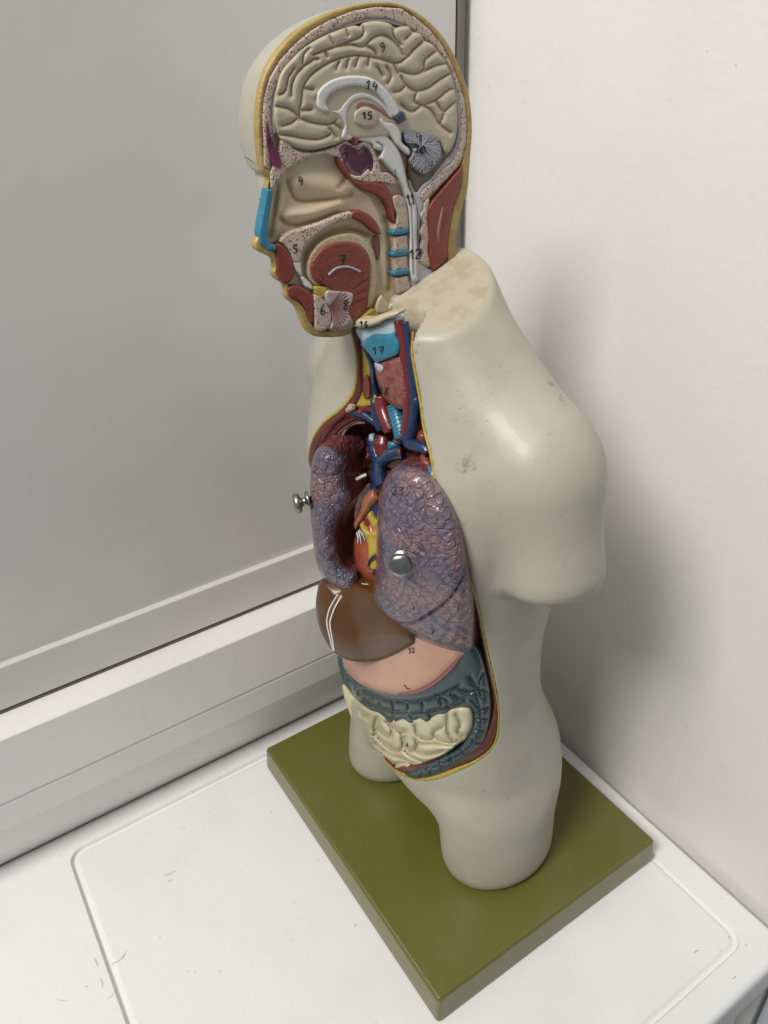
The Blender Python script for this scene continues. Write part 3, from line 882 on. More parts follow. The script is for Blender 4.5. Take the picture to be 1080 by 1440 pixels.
SULC = [S1((275, 505), (272, 470), (280, 430), (288, 370), (318, 320), (370, 280), (430, 250), (500, 234), (560, 238), (620, 250), (680, 266), (720, 246), (760, 205), (790, 180)),
        S1((275, 500), (330, 518), (395, 525), (425, 510)), S1((185, 568), (230, 572), (300, 585), (360, 585), (405, 565)),
        S1((238, 405), (242, 355), (270, 300), (330, 252), (350, 250)), S1((285, 270), (292, 230), (315, 205)), S1((330, 232), (400, 205), (480, 188), (540, 196), (575, 165), (610, 148), (650, 158), (690, 195), (712, 232)),
        S1((430, 195), (520, 160), (545, 135), (538, 104)), S1((668, 118), (672, 155), (700, 190)), S1((718, 165), (745, 140), (752, 128)), S1((745, 215), (790, 175), (800, 165)),
        S1((700, 300), (755, 312), (795, 295), (800, 255), (830, 228), (850, 215)), S1((800, 300), (850, 275), (895, 268)), S1((700, 320), (722, 358), (760, 382), (815, 370), (860, 338), (910, 308)),
        S1((722, 358), (700, 380), (672, 388)), S1((770, 385), (758, 425), (790, 442), (850, 420), (900, 380), (930, 372)), S1((848, 422), (878, 470), (905, 450), (935, 425)),
        S1((790, 442), (830, 468), (865, 525), (912, 560)), S1((865, 525), (882, 480)), S1((700, 440), (745, 470), (790, 442)), S1((170, 448), (215, 455), (245, 470), (275, 500)), S1((200, 530), (235, 520), (262, 500)),
        S1((190, 400), (215, 380), (225, 330), (250, 290)), S1((330, 378), (292, 372)), S1((322, 462), (285, 465)), S1((440, 262), (428, 290)), S1((480, 250), (470, 285)), S1((522, 243), (508, 278)), S1((565, 245), (562, 275)),
        S1((640, 280), (660, 320), (645, 350)), S1((600, 280), (625, 320)), S1((670, 270), (690, 310)), S1((420, 520), (450, 545), (460, 575)), S1((400, 540), (430, 580)), S1((390, 395), (350, 420)),
        S1((380, 215), (392, 240)), S1((560, 195), (590, 215), (600, 240)), S1((470, 118), (480, 150)), S1((398, 150), (420, 190))]
region('brain', BRAIN, on_sag, m_brain, head, H=.0030, R=.005, base=.0006, back=.0085, step=1.7, grooves=SULC, gdepth=.0032, gw=1.9, gyr=9.5,
       marks=num('9', *S1((612, 180))[0], 13), mw=1.55, ink=m_ink)
# inner brain
region('septum', S1((385, 440), (405, 395), (450, 370), (510, 360), (570, 375), (610, 410), (640, 470), (640, 520), (600, 560), (540, 580), (480, 580), (462, 530), (430, 490), (400, 470)), on_sag, m_brain, head,
       H=.0004, base=.0026, back=.006, step=2, grooves=[S1((400, 440), (440, 400), (500, 380), (560, 385))], gdepth=.0008)
region('corpus_callosum', S1((346, 425), (352, 385), (390, 347), (450, 323), (520, 318), (580, 330), (632, 370), (672, 420), (695, 465), (688, 488), (660, 492), (642, 455), (605, 405), (560, 372), (500, 362), (440, 375),
                             (400, 400), (385, 435), (400, 466), (370, 472), (350, 452)), on_sag, m_white, head, H=.0022, R=.003, base=.0032, back=.006, step=1.6, marks=num('14', *S1((555, 338))[0], 13, 8), mw=1.71, ink=m_ink)
region('fornix', S1((400, 468), (440, 462), (462, 435), (500, 398), (550, 390), (605, 415), (648, 455), (672, 488), (655, 500), (620, 455), (560, 418), (512, 422), (482, 452), (474, 500), (478, 545), (470, 580), (450, 582), (462, 530),
                    (448, 500), (425, 480)), on_sag, m_white, head, H=.0014, R=.002, base=.0028, back=.006, step=1.5)
region('choroid_plexus', S1((508, 445), (530, 426), (590, 436), (645, 470), (680, 500), (655, 508), (600, 470), (548, 448), (515, 470)), on_sag, m_choroid, head, H=.0012, R=.0015, base=.0026, back=.005, step=1.5)
region('thalamus', S1((500, 490), (515, 462), (555, 450), (595, 468), (608, 500), (590, 530), (550, 540), (512, 525)), on_sag, m_brain, head, H=.002, R=.004, base=.003, back=.005, step=1.6, marks=num('15', *S1((538, 472))[0], 10.5), mw=2.02, ink=m_ink)
region('brainstem', S1((515, 590), (540, 572), (600, 556), (645, 575), (690, 630), (712, 690), (722, 740))+S2((733, 130), (760, 190), (770, 260), (768, 330), (772, 420), (772, 500), (776, 518), (752, 530), (738, 480), (738, 320), (728, 190),
       (700, 110), (660, 60), (612, 10))+S1((600, 690), (618, 640), (590, 630), (572, 605)), on_sag, m_white, head, H=.0022, R=.003, base=.0008, back=.0065, step=1.7,
       grooves=[S1((600, 600), (625, 620), (612, 655)), S2((690, 105), (676, 60)), S2((745, 200), (752, 350), (755, 500))], gdepth=.0012, gw=1.2,
       marks=num('11', *S2((722, 160))[0], 16, -8, .32)+num('12', *S2((738, 392))[0], 13, 0, .5), mw=1.86, ink=m_ink)
region('midbrain_roof', S1((605, 505), (622, 494), (636, 512), (675, 522), (702, 560), (706, 600), (738, 630), (735, 655), (712, 640), (680, 610), (650, 565), (615, 530)), on_sag, m_white, head, H=.0022, R=.0025, base=.002, back=.0065, step=1.5)
region('aqueduct', S1((612, 530), (650, 568), (685, 612), (728, 640), (722, 720), (705, 700), (690, 640), (650, 585), (618, 560)), on_sag, m_slit, head, H=.0004, base=.0000, back=.005, step=1.8)
region('pineal_body', S9((140, 255), (230, 150), (270, 170), (310, 265), (260, 300), (190, 340), (160, 320)), on_sag, m_navy, head, H=.0026, R=.0025, base=.0034, back=.006, step=1.2, smooth=False)
region('cerebellum', S9((230, 330), (330, 250), (430, 240), (560, 285), (680, 370), (760, 470), (800, 600), (820, 700), (790, 860), (720, 980), (600, 1080), (480, 1200), (420, 1260), (380, 1180), (330, 980), (310, 800), (360, 690), (260, 540),
       (240, 420)), on_sag, m_olive, head, H=.0010, R=.004, base=-.0008, back=.0062, step=2, grooves=[S9((340, 900), (430, 980), (540, 1030), (640, 1000))], gdepth=.001)
region('cerebellum_cortex', S9((240, 340), (330, 262), (430, 250), (550, 295), (660, 380), (735, 470), (775, 600), (790, 740), (740, 850), (640, 960), (540, 1025), (430, 970), (340, 870), (330, 790), (370, 690), (270, 540), (245, 430)),
       on_sag, m_cbl, head, H=.0022, R=.003, base=.0004, back=.004, step=1.8, marks=num('10', *S9((425, 610))[0], 11, 10), mw=2.02, ink=m_ink)
rng = random.Random(5); pp = []
ctr = np.array(S9((520, 620))[0])
CB = crom(S9((250, 350), (330, 275), (430, 262), (550, 305), (650, 390), (722, 480), (760, 600), (775, 740), (725, 840), (630, 950), (540, 1005), (430, 950), (355, 860), (350, 780), (385, 690), (285, 540), (260, 430)), 4)
Cm = CB.mean(0)


def branch(p, ang, L, w, lev):
    n = max(3, int(L/2.2)); pts = [p]; a = ang
    for i in range(n):
        a += rng.uniform(-.12, .12); q = pts[-1]+np.array([math.cos(a), math.sin(a)])*L/n
        if not inside(q[None], CB)[0]: break
        pts.append(q)
        if lev < 2 and i >= 1 and i % (2 if lev else 2) == 0:
            for s in (-1, 1):
                branch(q, a+s*rng.uniform(.5, .75), L*(.34 if lev == 0 else .38)*rng.uniform(.8, 1.2), w*.72, lev+1)
    if len(pts) > 2:
        P3 = on_sag(np.array(pts), .0030+.0002*rng.random())
        pp.append(tube(None, P3, np.linspace(w, w*.55, len(P3)), None, n=6))


stem = np.array(S9((400, 690))[0])
for a in (-150, -128, -108, -88, -66, -42, -18, 8, 30, 52, 72, 92, 112, 135):
    L = 36 if a < -30 else 30
    branch(ctr if abs(a) < 100 else ctr-np.array([4, 0]), math.radians(a), L+rng.uniform(-3, 3), .00085, 0)
branch(stem, math.radians(-25), 14, .0015, 2)
V, F = join(pp); mesh_obj('arbor_vitae', V, F, m_tree, head)
V, F = join([tube(None, on_sag(np.array(q), .0043), .0006, None, n=6) for q in num('10', *S9((425, 605))[0], 11, 10)]); mesh_obj('number_marking', V, F, m_ink, head)

# sinuses, skull base, vertebrae
region('sphenoid_and_skull_base', S1((185, 640), (197, 590), (212, 584), (232, 600), (258, 632), (320, 642), (380, 632), (440, 608), (470, 590), (510, 610), (560, 590), (592, 640), (612, 690), (620, 725))
       + S2((650, 70), (682, 100), (672, 122), (620, 112), (560, 112), (500, 98), (470, 62), (440, 8)) + S1((420, 660), (370, 652), (300, 672), (240, 705)) + S2((200, 82), (158, 140), (150, 100), (152, 60)), on_sag, m_bone, head,
       H=.0014, R=.002, base=.0004, back=.0068, step=1.9, holes=[SSIN])
region('frontal_sinus', S1((140, 516), (150, 565), (170, 615), (192, 662), (196, 705))+S2((184, 45), (168, 40))+S1((160, 690), (146, 640), (138, 580)), on_sag, m_sinus, head, H=-.0004, R=.002, base=.0026, back=.004, step=1.5,
       marks=num('1', *S10((300, 735))[0], 13, 15), mw=1.86, ink=m_ink)
region('sphenoid_sinus', S1((444, 622), (468, 610), (498, 622), (520, 634), (545, 618), (572, 642), (584, 680), (578, 722))+S2((562, 52), (536, 76), (508, 80), (480, 62), (462, 26), (448, -12)), on_sag, m_sinus, head, H=-.0022, R=.005,
       base=.0008, back=.005, step=1.5, marks=num('2', *S1((458, 645))[0], 12), mw=1.71, ink=m_ink)
region('pituitary', S1((488, 585), (500, 572), (522, 585), (518, 608), (500, 612)), on_sag, m_muscle, head, H=.002, R=.002, base=.002, back=.005, step=1.3, marks=num('3', *S1((494, 582))[0], 5.5), mw=1.55, ink=m_ink)
region('optic_stalk', S1((455, 575), (490, 552), (510, 560), (500, 585), (470, 592)), on_sag, m_white, head, H=.0015, R=.002, base=.002, back=.005, step=1.5)
region('nasal_cartilage', S2((138, 136), (166, 142), (153, 200), (142, 280), (140, 340), (150, 368), (174, 374), (176, 396), (140, 395), (110, 367), (104, 325), (115, 255), (128, 195)), on_sag, m_blue, head, H=.0010, R=.0015, base=.0022, back=.0085, step=1.3, smooth=False)
region('palate_bone', S2((190, 355), (222, 322), (300, 298), (370, 275), (440, 246), (490, 234), (500, 254), (440, 276), (385, 302), (335, 340), (303, 372), (284, 408), (276, 442), (250, 446), (235, 410), (205, 372)), on_sag, m_bone, head,
       H=.0014, R=.002, base=.0006, back=.0068, step=1.7, marks=num('5', *S2((246, 372))[0], 12), mw=1.71, ink=m_ink)
region('soft_palate', S2((495, 236), (522, 226), (565, 244), (600, 282), (616, 328), (590, 322), (545, 284), (496, 258)), on_sag, m_muscle, head, H=.0022, R=.002, base=.0004, back=.0068, step=1.6)
region('pharynx_muscle', S2((436, 8), (462, 30), (484, 68), (520, 104), (600, 108), (648, 138), (668, 196), (677, 280), (660, 262), (640, 204), (602, 164), (540, 142), (490, 100), (450, 50)), on_sag, m_muscle, head, H=.0014, R=.002, base=.0008,
       back=.0068, step=1.6)
region('tonsil_recess', S2((583, 350), (596, 335), (610, 342), (613, 380), (606, 436), (590, 420), (584, 382)), on_sag, m_slit, head, H=.0006, base=-.003, back=.002, step=1.5)
region('upper_lip_muscle', S2((174, 372), (202, 372), (232, 410), (250, 450), (252, 490), (240, 522), (210, 538), (184, 508), (178, 450)), on_sag, m_muscle, head, H=.0014, R=.002, base=.0006, back=.0068, step=1.7)
region('lower_lip_muscle', S2((226, 552), (262, 545), (300, 560), (334, 590), (336, 650), (334, 692), (320, 700), (302, 650), (272, 610), (234, 596), (222, 575)), on_sag, m_muscle, head, H=.0014, R=.002, base=.0006, back=.0068, step=1.7)
region('tooth', S2((246, 446), (276, 444), (282, 470), (284, 506), (266, 492), (250, 470)), on_sag, m_tooth, head, H=.0014, R=.0015, base=.0, back=.006, step=1.5)
region('tooth', S2((280, 506), (300, 515), (328, 545), (326, 562), (300, 552), (288, 530)), on_sag, m_tooth, head, H=.0014, R=.0015, base=.0, back=.006, step=1.5)
region('jaw_bone', S2((334, 586), (370, 598), (404, 640), (412, 682), (402, 722), (362, 738), (340, 722), (336, 650)), on_sag, m_bone, head, H=.0014, R=.002, base=.0012, back=.0068, step=1.7, marks=num('6', *S2((360, 628))[0], 13), mw=1.71, ink=m_ink)
region('gum_fat', S2((336, 550), (386, 552), (390, 580), (364, 602), (340, 585)), on_sag, m_fat2, head, H=.001, R=.002, base=.0008, back=.0068, step=1.7)
region('tongue_surface', S2((305, 500), (306, 450), (326, 400), (368, 356), (430, 330), (500, 325), (552, 348), (584, 392), (598, 450), (606, 510), (600, 565), (580, 622), (545, 655), (500, 720), (470, 735), (400, 735), (380, 650), (380, 550), (340, 545), (318, 525)),
       on_sag, m_cream, head, H=.0018, R=.003, base=-.0012, back=.0055, step=1.9)
region('tongue_muscle', S2((322, 500), (320, 455), (345, 410), (392, 372), (455, 358), (515, 365), (556, 398), (574, 450), (572, 520), (566, 580), (558, 640), (522, 682), (500, 712), (470, 690), (440, 620), (400, 560), (376, 545), (340, 530)), on_sag, m_tongue,
       head, H=.0022, R=.004, base=.0004, back=.004, step=1.8, grooves=[S2((500, 560), (560, 520)), S2((500, 590), (562, 560)), S2((495, 620), (560, 600)), S2((360, 535), (375, 522), (368, 508))], gdepth=.0006, gw=1.0,
       marks=num('7', *S2((444, 416))[0], 14), mw=1.71, ink=m_ink)
V = on_sag(np.array(crom(S2((396, 500), (430, 472), (480, 466), (530, 486)), 6, False)), .0027)
tube('tongue_streak', V, .0009, m_tree, head, n=8)
fan = [S2((398, 640), (400+88*math.cos(a), 640+88*math.sin(a))) for a in np.radians(np.arange(-52, 75, 9))]
region('chin_muscle_fan', S2((384, 572), (410, 566), (490, 574), (500, 600), (482, 650), (500, 700), (484, 716), (440, 724), (404, 726), (412, 690), (404, 640), (384, 612)), on_sag, m_fan, head, H=.0018, R=.002, base=.0022, back=.006, step=1.4,
       grooves=[[f[0], ((f[0][0]+f[1][0])/2, (f[0][1]+f[1][1])/2), f[1]] for f in fan], gdepth=.0010, gw=1.1, marks=num('8', *S2((457, 608))[0], 13), mw=1.71, ink=m_ink)
region('epiglottis', S2((590, 640), (602, 600), (622, 584), (640, 608), (655, 632), (648, 662), (600, 668)), on_sag, m_lining, head, H=.003, R=.003, base=-.002, back=.004, step=1.6)
region('larynx_entrance', S2((640, 640), (662, 618), (700, 612), (712, 640), (690, 668), (650, 668)), on_sag, m_lining, head, H=.003, R=.003, base=-.002, back=.004, step=1.6)
region('throat_fat', S6((190, 135), (300, 50), (340, 32), (372, 70), (400, 108), (300, 150), (200, 150)), on_sag, m_fat2, head, H=.001, R=.002, base=.001, back=.006, step=1.6)
region('axis_vertebra', S2((668, 172), (698, 164), (722, 195), (734, 300), (700, 306), (670, 310), (684, 250), (668, 205)), on_sag, m_bone2, head, H=.0016, R=.002, base=.0006, back=.0068, step=1.7)
for a in (((675, 338), (728, 330), (732, 398), (674, 402)), ((672, 425), (728, 416), (732, 476), (676, 484)), ((678, 512), (732, 502), (744, 560), (690, 582))):
    region('vertebra', S2(*a), on_sag, m_bone2, head, H=.0012, R=.002, base=.0006, back=.0068, step=1.7, smooth=False)
for cx, cy in ((698, 318), (698, 409), (702, 490)):
    region('spinal_disc', S2((cx-32, cy-6), (cx+28, cy-17), (cx+32, cy+4), (cx-28, cy+15)), on_sag, m_blue, head, H=.0016, R=.0012, base=.0010, back=.0068, step=1.4)
region('spine_process_bone', S2((800, 195), (822, 180), (814, 262), (820, 340), (815, 400), (826, 455), (812, 465), (782, 445), (795, 410), (782, 385), (792, 350), (780, 320), (795, 285), (782, 250), (796, 225)), on_sag, m_bone2, head, H=.0014, R=.002, base=.0008,
       back=.0068, step=1.6)
region('spinal_canal_membrane', S2((738, 100), (762, 150), (800, 135), (835, 100), (812, 175), (792, 225), (780, 300), (778, 420), (812, 466), (835, 482), (800, 520), (745, 545), (745, 480), (770, 400), (772, 260), (760, 190)), on_sag, m_dura, head, H=.0006, R=.0015,
       base=-.0006, back=.006, step=1.8)
region('neck_muscle', S2((865, 150), (945, 55), (962, 40), (952, 130), (922, 215), (906, 300), (898, 372), (896, 425), (872, 458), (838, 482), (818, 450), (816, 345), (808, 262), (822, 205)), on_sag, m_muscle, head, H=.0016, R=.002, base=.0004, back=.0068, step=1.9)
tube('neck_muscle_streak', on_sag(np.array(S2((878, 215), (868, 260), (858, 320), (860, 365))), .0019), [.0006, .0014, .0014, .0006], m_choroid, head, n=8)

# ------------------------------------------------------------------ neck front: larynx, thyroid, vessels
cz = Curved
BD = (.85, .35, 0)
region('far_neck_fat', S6((215, 470), (260, 480), (320, 600), (345, 700), (360, 900), (400, 1040), (330, 1080), (250, 1100), (100, 1090), (150, 980), (200, 820), (220, 640)), cz(-.005), m_fat2, torso, H=.002, R=.004, back=.006, back_dir=BD, step=2)
region('far_neck_muscle', S6((240, 790), (270, 755), (300, 800), (315, 880), (312, 980), (280, 1015), (240, 980), (228, 880)), cz(-.0015), m_muscle, torso, H=.0012, R=.002, back=.004, back_dir=BD, step=1.6)
region('thyroid_gland', S6((360, 620), (430, 600), (620, 540), (660, 560), (700, 700), (720, 900), (730, 1000), (700, 1110), (620, 1120), (540, 1080), (450, 980), (400, 860), (370, 740)), cz(-.002), m_thyroid, torso, H=.005, R=.007, back=.01, back_dir=BD, step=1.7,
       marks=num('18', *S6((410, 880))[0], 10, 5), mw=1.55, ink=m_ink, extra=lambda P, d: .0004*np.sin(P[:, 0]*1.3)*np.sin(P[:, 1]*1.1))
region('cricoid_plate', S6((358, 620), (430, 632), (465, 670), (462, 710), (425, 735), (380, 700)), cz(.001), m_dura, torso, H=.003, R=.003, back=.005, back_dir=BD, step=1.4)
region('larynx_membrane', S6((165, 245), (300, 235), (400, 205), (480, 155), (592, 140), (604, 260), (600, 330), (380, 360), (260, 440), (225, 440), (205, 370), (170, 310)), cz(-.001), m_pale, torso, H=.0025, R=.004, back=.012, back_dir=BD, step=1.7)
region('thyroid_cartilage', S6((208, 425), (236, 372), (300, 325), (380, 294), (520, 300), (592, 255), (606, 330), (640, 400), (642, 480), (602, 545), (410, 618), (362, 610), (300, 530), (250, 475)), cz(.0), m_blue, torso, H=.0045, R=.006, back=.008, back_dir=BD,
       step=1.7, marks=num('17', *S6((325, 450))[0], 10.5, -4, .75), mw=1.55, ink=m_ink)
region('hyoid_bone', S6((128, 210), (168, 140), (300, 138), (400, 108), (520, 72), (645, 55), (604, 112), (485, 152), (400, 196), (300, 228), (200, 238)), cz(.004), m_hyoid, torso, H=.004, R=.003, back=.008, back_dir=BD, step=1.5,
       marks=num('16', *S6((195, 165))[0], 9, 0), mw=1.71, ink=m_ink)


def ctube(name, px, r, lvl, m, par=torso, **k):
    lv = np.full(len(px), lvl) if np.isscalar(lvl) else np.array(lvl)
    P = march(np.array(px, float), lv, fn=nb_)[0]
    return tube(name, P, r, m, par, **k)


ctube('carotid_artery', S6((620, 160), (650, 330), (690, 560), (720, 800), (735, 1000))+S7((735, 250), (715, 360)), [.0045, .0045, .0045, .0045, .0045, .0045, .004], -.002, m_artery)
ctube('jugular_vein', S6((690, 170), (715, 330), (745, 560), (785, 800), (800, 1000))+S7((800, 130), (775, 290), (745, 415), (800, 445), (860, 465), (885, 500)), [.003, .0035, .004, .0045, .005, .005, .0052, .0055, .005, .005, .004], [-.003]*6+[-.004, -.006, -.006, -.006, -.006], m_vein)
ctube('far_jugular_vein', S6((225, 420), (330, 640), (345, 800), (370, 980))+S7((505, 130), (520, 250), (545, 330)), [.0012, .0022, .0034, .0042, .005, .005, .0045], [-.003, -.004, -.005, -.006, -.007, -.009, -.012], m_vein)
ctube('subclavian_vein', S7((350, 205), (400, 215), (460, 245), (520, 290)), .004, [-.005, -.007, -.009, -.012], m_vein)
ctube('subclavian_artery', S7((400, 180), (450, 170), (500, 190)), .004, [-.006, -.008, -.010], m_artery)
ctube('far_carotid_artery', S7((545, 90), (560, 180), (590, 270), (620, 335)), .007, [-.009, -.009, -.010, -.012], m_artery)
tw = march(np.array(S7((645, 150), (665, 230), (690, 320), (705, 390))), np.array([-.008]*4), fn=nb_)[0]
tube('windpipe', tw, .0072, m_blue, torso, n=20)
L = crom(tw, 6, False)
for i in range(1, len(L)-1, 2):
    tube('windpipe_ring', [L[i]-(L[i+1]-L[i])*.22, L[i]+(L[i+1]-L[i])*.22], .0079, m_blue, torso, n=20)
for a, b in (((300, 330), (565, 285)),):
    pass

# great vessels in the chest
P_ = Plane((-.070, 0, .50), (-.75, -.5, .45))
def ptube(name, px, r, m, par=torso, pl=P_, h=0.0, **k): return tube(name, pl(np.array(px, float), np.full(len(px), h)), np.array(r)*1.2 if isinstance(r, list) else r, m, par, **k)
ptube('upper_vena_cava', S7((480, 385), (500, 470), (530, 560), (525, 640), (540, 730)), [.0052, .0050, .0058, .0062, .006], m_vein)
ptube('brachiocephalic_vein', S7((530, 570), (590, 525), (650, 500), (705, 490)), [.0055, .0055, .006, .007], m_vein, h=.003)
ptube('vein_opening', S7((672, 492), (695, 490)), .0042, m_cav, h=.0075)
ptube('aortic_arch', S7((560, 520), (565, 440), (575, 375)), [.007, .0085, .007], m_artery, h=-.001)
ptube('artery_opening', S7((572, 398), (578, 388)), .0032, m_slit, h=.0065)
ptube('windpipe_end', S7((650, 500), (650, 440), (652, 415)), [.008, .0098, .009], m_blue, h=-.004)
ptube('windpipe_opening', S7((668, 425), (672, 408)), .0055, m_auricle, h=.0055)
ptube('small_vein_bulb', S7((470, 395), (500, 390)), .0045, m_pale, h=.002)
ptube('lung_peg', S7((365, 690), (400, 672), (438, 655)), .0016, m_alu, h=.004)
# rib and chest-wall layers at the far rim
for off, rr, m, nm in ((2, .0026, m_muscle2, 'chest_wall_muscle'), (7, .0018, m_cav, 'chest_wall_gap'), (11, .0024, m_muscle2, 'chest_wall_muscle'), (15.5, .0014, m_rib, 'rib_edge')):
    px = [(x+off*.75, y+off*.65) for x, y in S7((100, 440), (130, 370), (190, 290), (260, 235), (330, 200), (400, 195))]
    ctube(nm, px, rr, [-.004-off*.0005]*6, m)
ctube('rib_edge', S7((235, 480), (250, 420), (290, 330), (350, 285), (430, 280)), [.0010, .0014, .0016, .0018, .0010], -.014, m_rib)
ctube('collar_bone_end', S7((300, 195), (330, 170), (350, 165)), [.0022, .0036, .0024], -.001, m_bone)
region('upper_chest_wall', S7((240, 560), (300, 400), (350, 310), (430, 290), (500, 340), (520, 470), (530, 600), (540, 720), (400, 720), (260, 720)), Plane((-.062, .05, .49), (-.8, -.5, .3)), m_chest, torso, H=.006, R=.02, back=.01, back_dir=BD, step=2.4,
       extra=lambda P, d: .0022*np.sin(P[:, 0]*.22+P[:, 1]*.10)+.0010*np.sin(P[:, 1]*.5))
ctube('near_chest_muscle', S7((835, 340), (850, 380), (850, 420)), [.003, .006, .004], -.010, m_muscle)
ctube('near_chest_muscle', S7((850, 510), (880, 580), (920, 660)), [.003, .005, .004], -.009, m_muscle)
ctube('rib_cartilage', S7((885, 590), (915, 650), (950, 710)), [.001, .0022, .001], -.0015, m_blue)
region('spleen_edge', S5((852, 345), (868, 380), (890, 430), (892, 478), (835, 474), (842, 420)), cz(-.014), m_purple, torso, H=.004, R=.004, back=.01, back_dir=BD, step=2)

# ================================================================== REMOVABLE ORGANS
def organ(name, loc_px, pl, label, cat):
    p = pl(np.array([loc_px], float), np.array([0.]))[0]
    return empty(name, tuple(p), label, cat)


# intestine block
_q = march(np.array([(486, 968.)]), np.array([-.002]), fn=nb_)[0][0]; BP = Plane(_q, (-.72, -.62, .31))
cI = Draped(BP, -.004, .006)
ib = organ('intestines', (590, 1090), cI, 'intestine block with teal large bowel framing cream coils, set in the belly opening', 'intestines')
COL = [(475, 915), (477, 940), (484, 962), (494, 979), (508, 992), (521, 1001), (532, 1004), (542, 1014), (556, 1020), (566, 1013), (574, 1020), (584, 1019), (590, 1012), (598, 1019), (608, 1015), (614, 1007), (626, 1006), (639, 998), (657, 994), (665, 1002), (665, 1018), (657, 1037), (645, 1052),
       (628, 1061), (610, 1070), (586, 1079), (568, 1087), (572, 1094), (590, 1098), (621, 1089), (645, 1074), (666, 1060), (681, 1044), (690, 1013), (691, 978), (684, 940), (674, 912), (658, 900), (634, 930), (600, 952), (550, 960), (510, 945), (490, 915)]
hg = [S8((760, 40), (830, 60), (880, 20)), S8((700, 60), (740, 90), (800, 100)), S8((905, -60), (880, 10), (890, 80)), S8((820, -40), (860, 20)), S8((620, 75), (660, 90), (690, 120)), S8((60, 30), (150, 100), (280, 160), (420, 180), (560, 175), (700, 145), (800, 110)), S8((180, 60), (300, 100), (420, 115), (560, 100), (680, 60), (760, 20)), S8((860, 60), (885, 160), (890, 260), (860, 340), (780, 420), (680, 475), (560, 520))]
for a, *_m, b in (((150, 60), (130, 130)), ((215, 90), (200, 180)), ((350, 110), (330, 150), (360, 240)), ((440, 110), (445, 170)), ((440, 180), (490, 245)), ((530, 110), (535, 170)), ((560, 175), (600, 230)), ((640, 90), (650, 155)), ((700, 150), (720, 180)),
             ((720, 60), (760, 120)), ((830, 100), (870, 150)), ((850, 180), (940, 150)), ((860, 220), (950, 225)), ((850, 285), (935, 300)), ((820, 340), (900, 385)), ((750, 390), (800, 445)), ((690, 420), (720, 490)), ((630, 455), (660, 525)), ((560, 490), (590, 560)), ((500, 515), (530, 575)),
             ((870, 40), (940, 60)), ((270, 110), (265, 190))): hg.append(S8(a, ((a[0]+b[0])/2+6, (a[1]+b[1])/2), b))
region('large_intestine', COL, cI, m_colon, ib, H=.0080, R=.010, back=.02, back_dir=BD, step=1.7, grooves=hg, gdepth=.0036, gw=1.6, gyr=8, marks=num('6', *S8((690, 462))[0], 5), mw=1.40, ink=m_ink)
ILE = S8((48, 20), (62, 100), (90, 180), (130, 270), (190, 360), (250, 440), (330, 510), (390, 560), (430, 575), (420, 545), (480, 515), (560, 485), (640, 455), (700, 420), (755, 375), (800, 345), (845, 270), (848, 190), (825, 150), (770, 140), (700, 150), (640, 170), (560, 200), (495, 200), (440, 205),
         (370, 200), (330, 190), (270, 170), (215, 145), (140, 90), (80, 20))
ILG = [S8((240, 320), (258, 282), (300, 315), (335, 325), (348, 290), (320, 240)), S8((110, 150), (160, 190), (205, 210)), S8((262, 330), (330, 400), (375, 418), (412, 395), (410, 330), (395, 300)), S8((430, 415), (480, 462), (545, 488)),
       S8((490, 262), (508, 320), (555, 348), (600, 338), (612, 295), (660, 270)), S8((600, 315), (640, 352), (700, 368), (745, 362)), S8((688, 200), (685, 280), (715, 350), (755, 375)), S8((740, 195), (765, 250), (752, 300), (790, 335)),
       S8((512, 365), (490, 408), (540, 440), (600, 435), (660, 418)), S8((515, 372), (600, 372), (740, 388)), S8((225, 348), (320, 425), (420, 465), (500, 492)), S8((218, 400), (300, 455), (345, 490)), S8((75, 110), (125, 200), (175, 290), (232, 345)),
       S8((350, 505), (420, 482), (500, 505)), S8((130, 270), (200, 350)), S8((330, 225), (342, 262), (395, 300), (430, 300)), S8((255, 215), (240, 280), (255, 320)), S8((240, 440), (280, 430), (300, 465)), S8((360, 545), (420, 520)), S8((425, 330), (420, 380), (455, 415), (500, 400), (495, 350))]
region('small_intestine', ILE, Draped(BP, -.0055, .006), m_ileum, ib, H=.0070, R=.008, back=.02, back_dir=BD, step=1.5, grooves=ILG, gdepth=.0062, gw=1.5, gyr=9, marks=num('6', *S8((436, 365))[0], 5.5), mw=1.24, ink=m_ink)

st = organ('stomach', (560, 960), cz(0), 'peach pink stomach tucked between the brown liver and the teal bowel', 'stomach')
region('stomach_body', [(474, 912), (478, 934), (488, 951), (506, 966), (530, 976), (553, 981), (580, 979), (610, 967), (633, 949), (649, 930), (658, 912), (640, 892), (600, 880), (560, 875), (520, 880), (490, 895)], Draped(BP, -.002, .006), m_stom, st, H=.009, R=.012,
       back=.03, back_dir=BD, step=2.2, marks=num('32', 573, 912, 7, -8)+[S5((500, 550), (515, 572), (530, 568))], mw=1.24, ink=m_ink)
q = march(np.array([(560, 976), (590, 972), (616, 957), (636, 938), (648, 922)], float), np.array([.006, .0065, .0065, .0065, .005]), fn=nb_)[0]
tube('curvature_vessel', q, [.0006, .0010, .0012, .0012, .0006], m_gastvein, st, n=8)
q = march(np.array([(575, 979), (604, 968), (626, 951), (642, 932), (651, 920)], float), np.array([.003]*5), fn=nb_)[0]
tube('curvature_vessel', q, [.0006, .0010, .0010, .0010, .0006], m_artery, st, n=8)

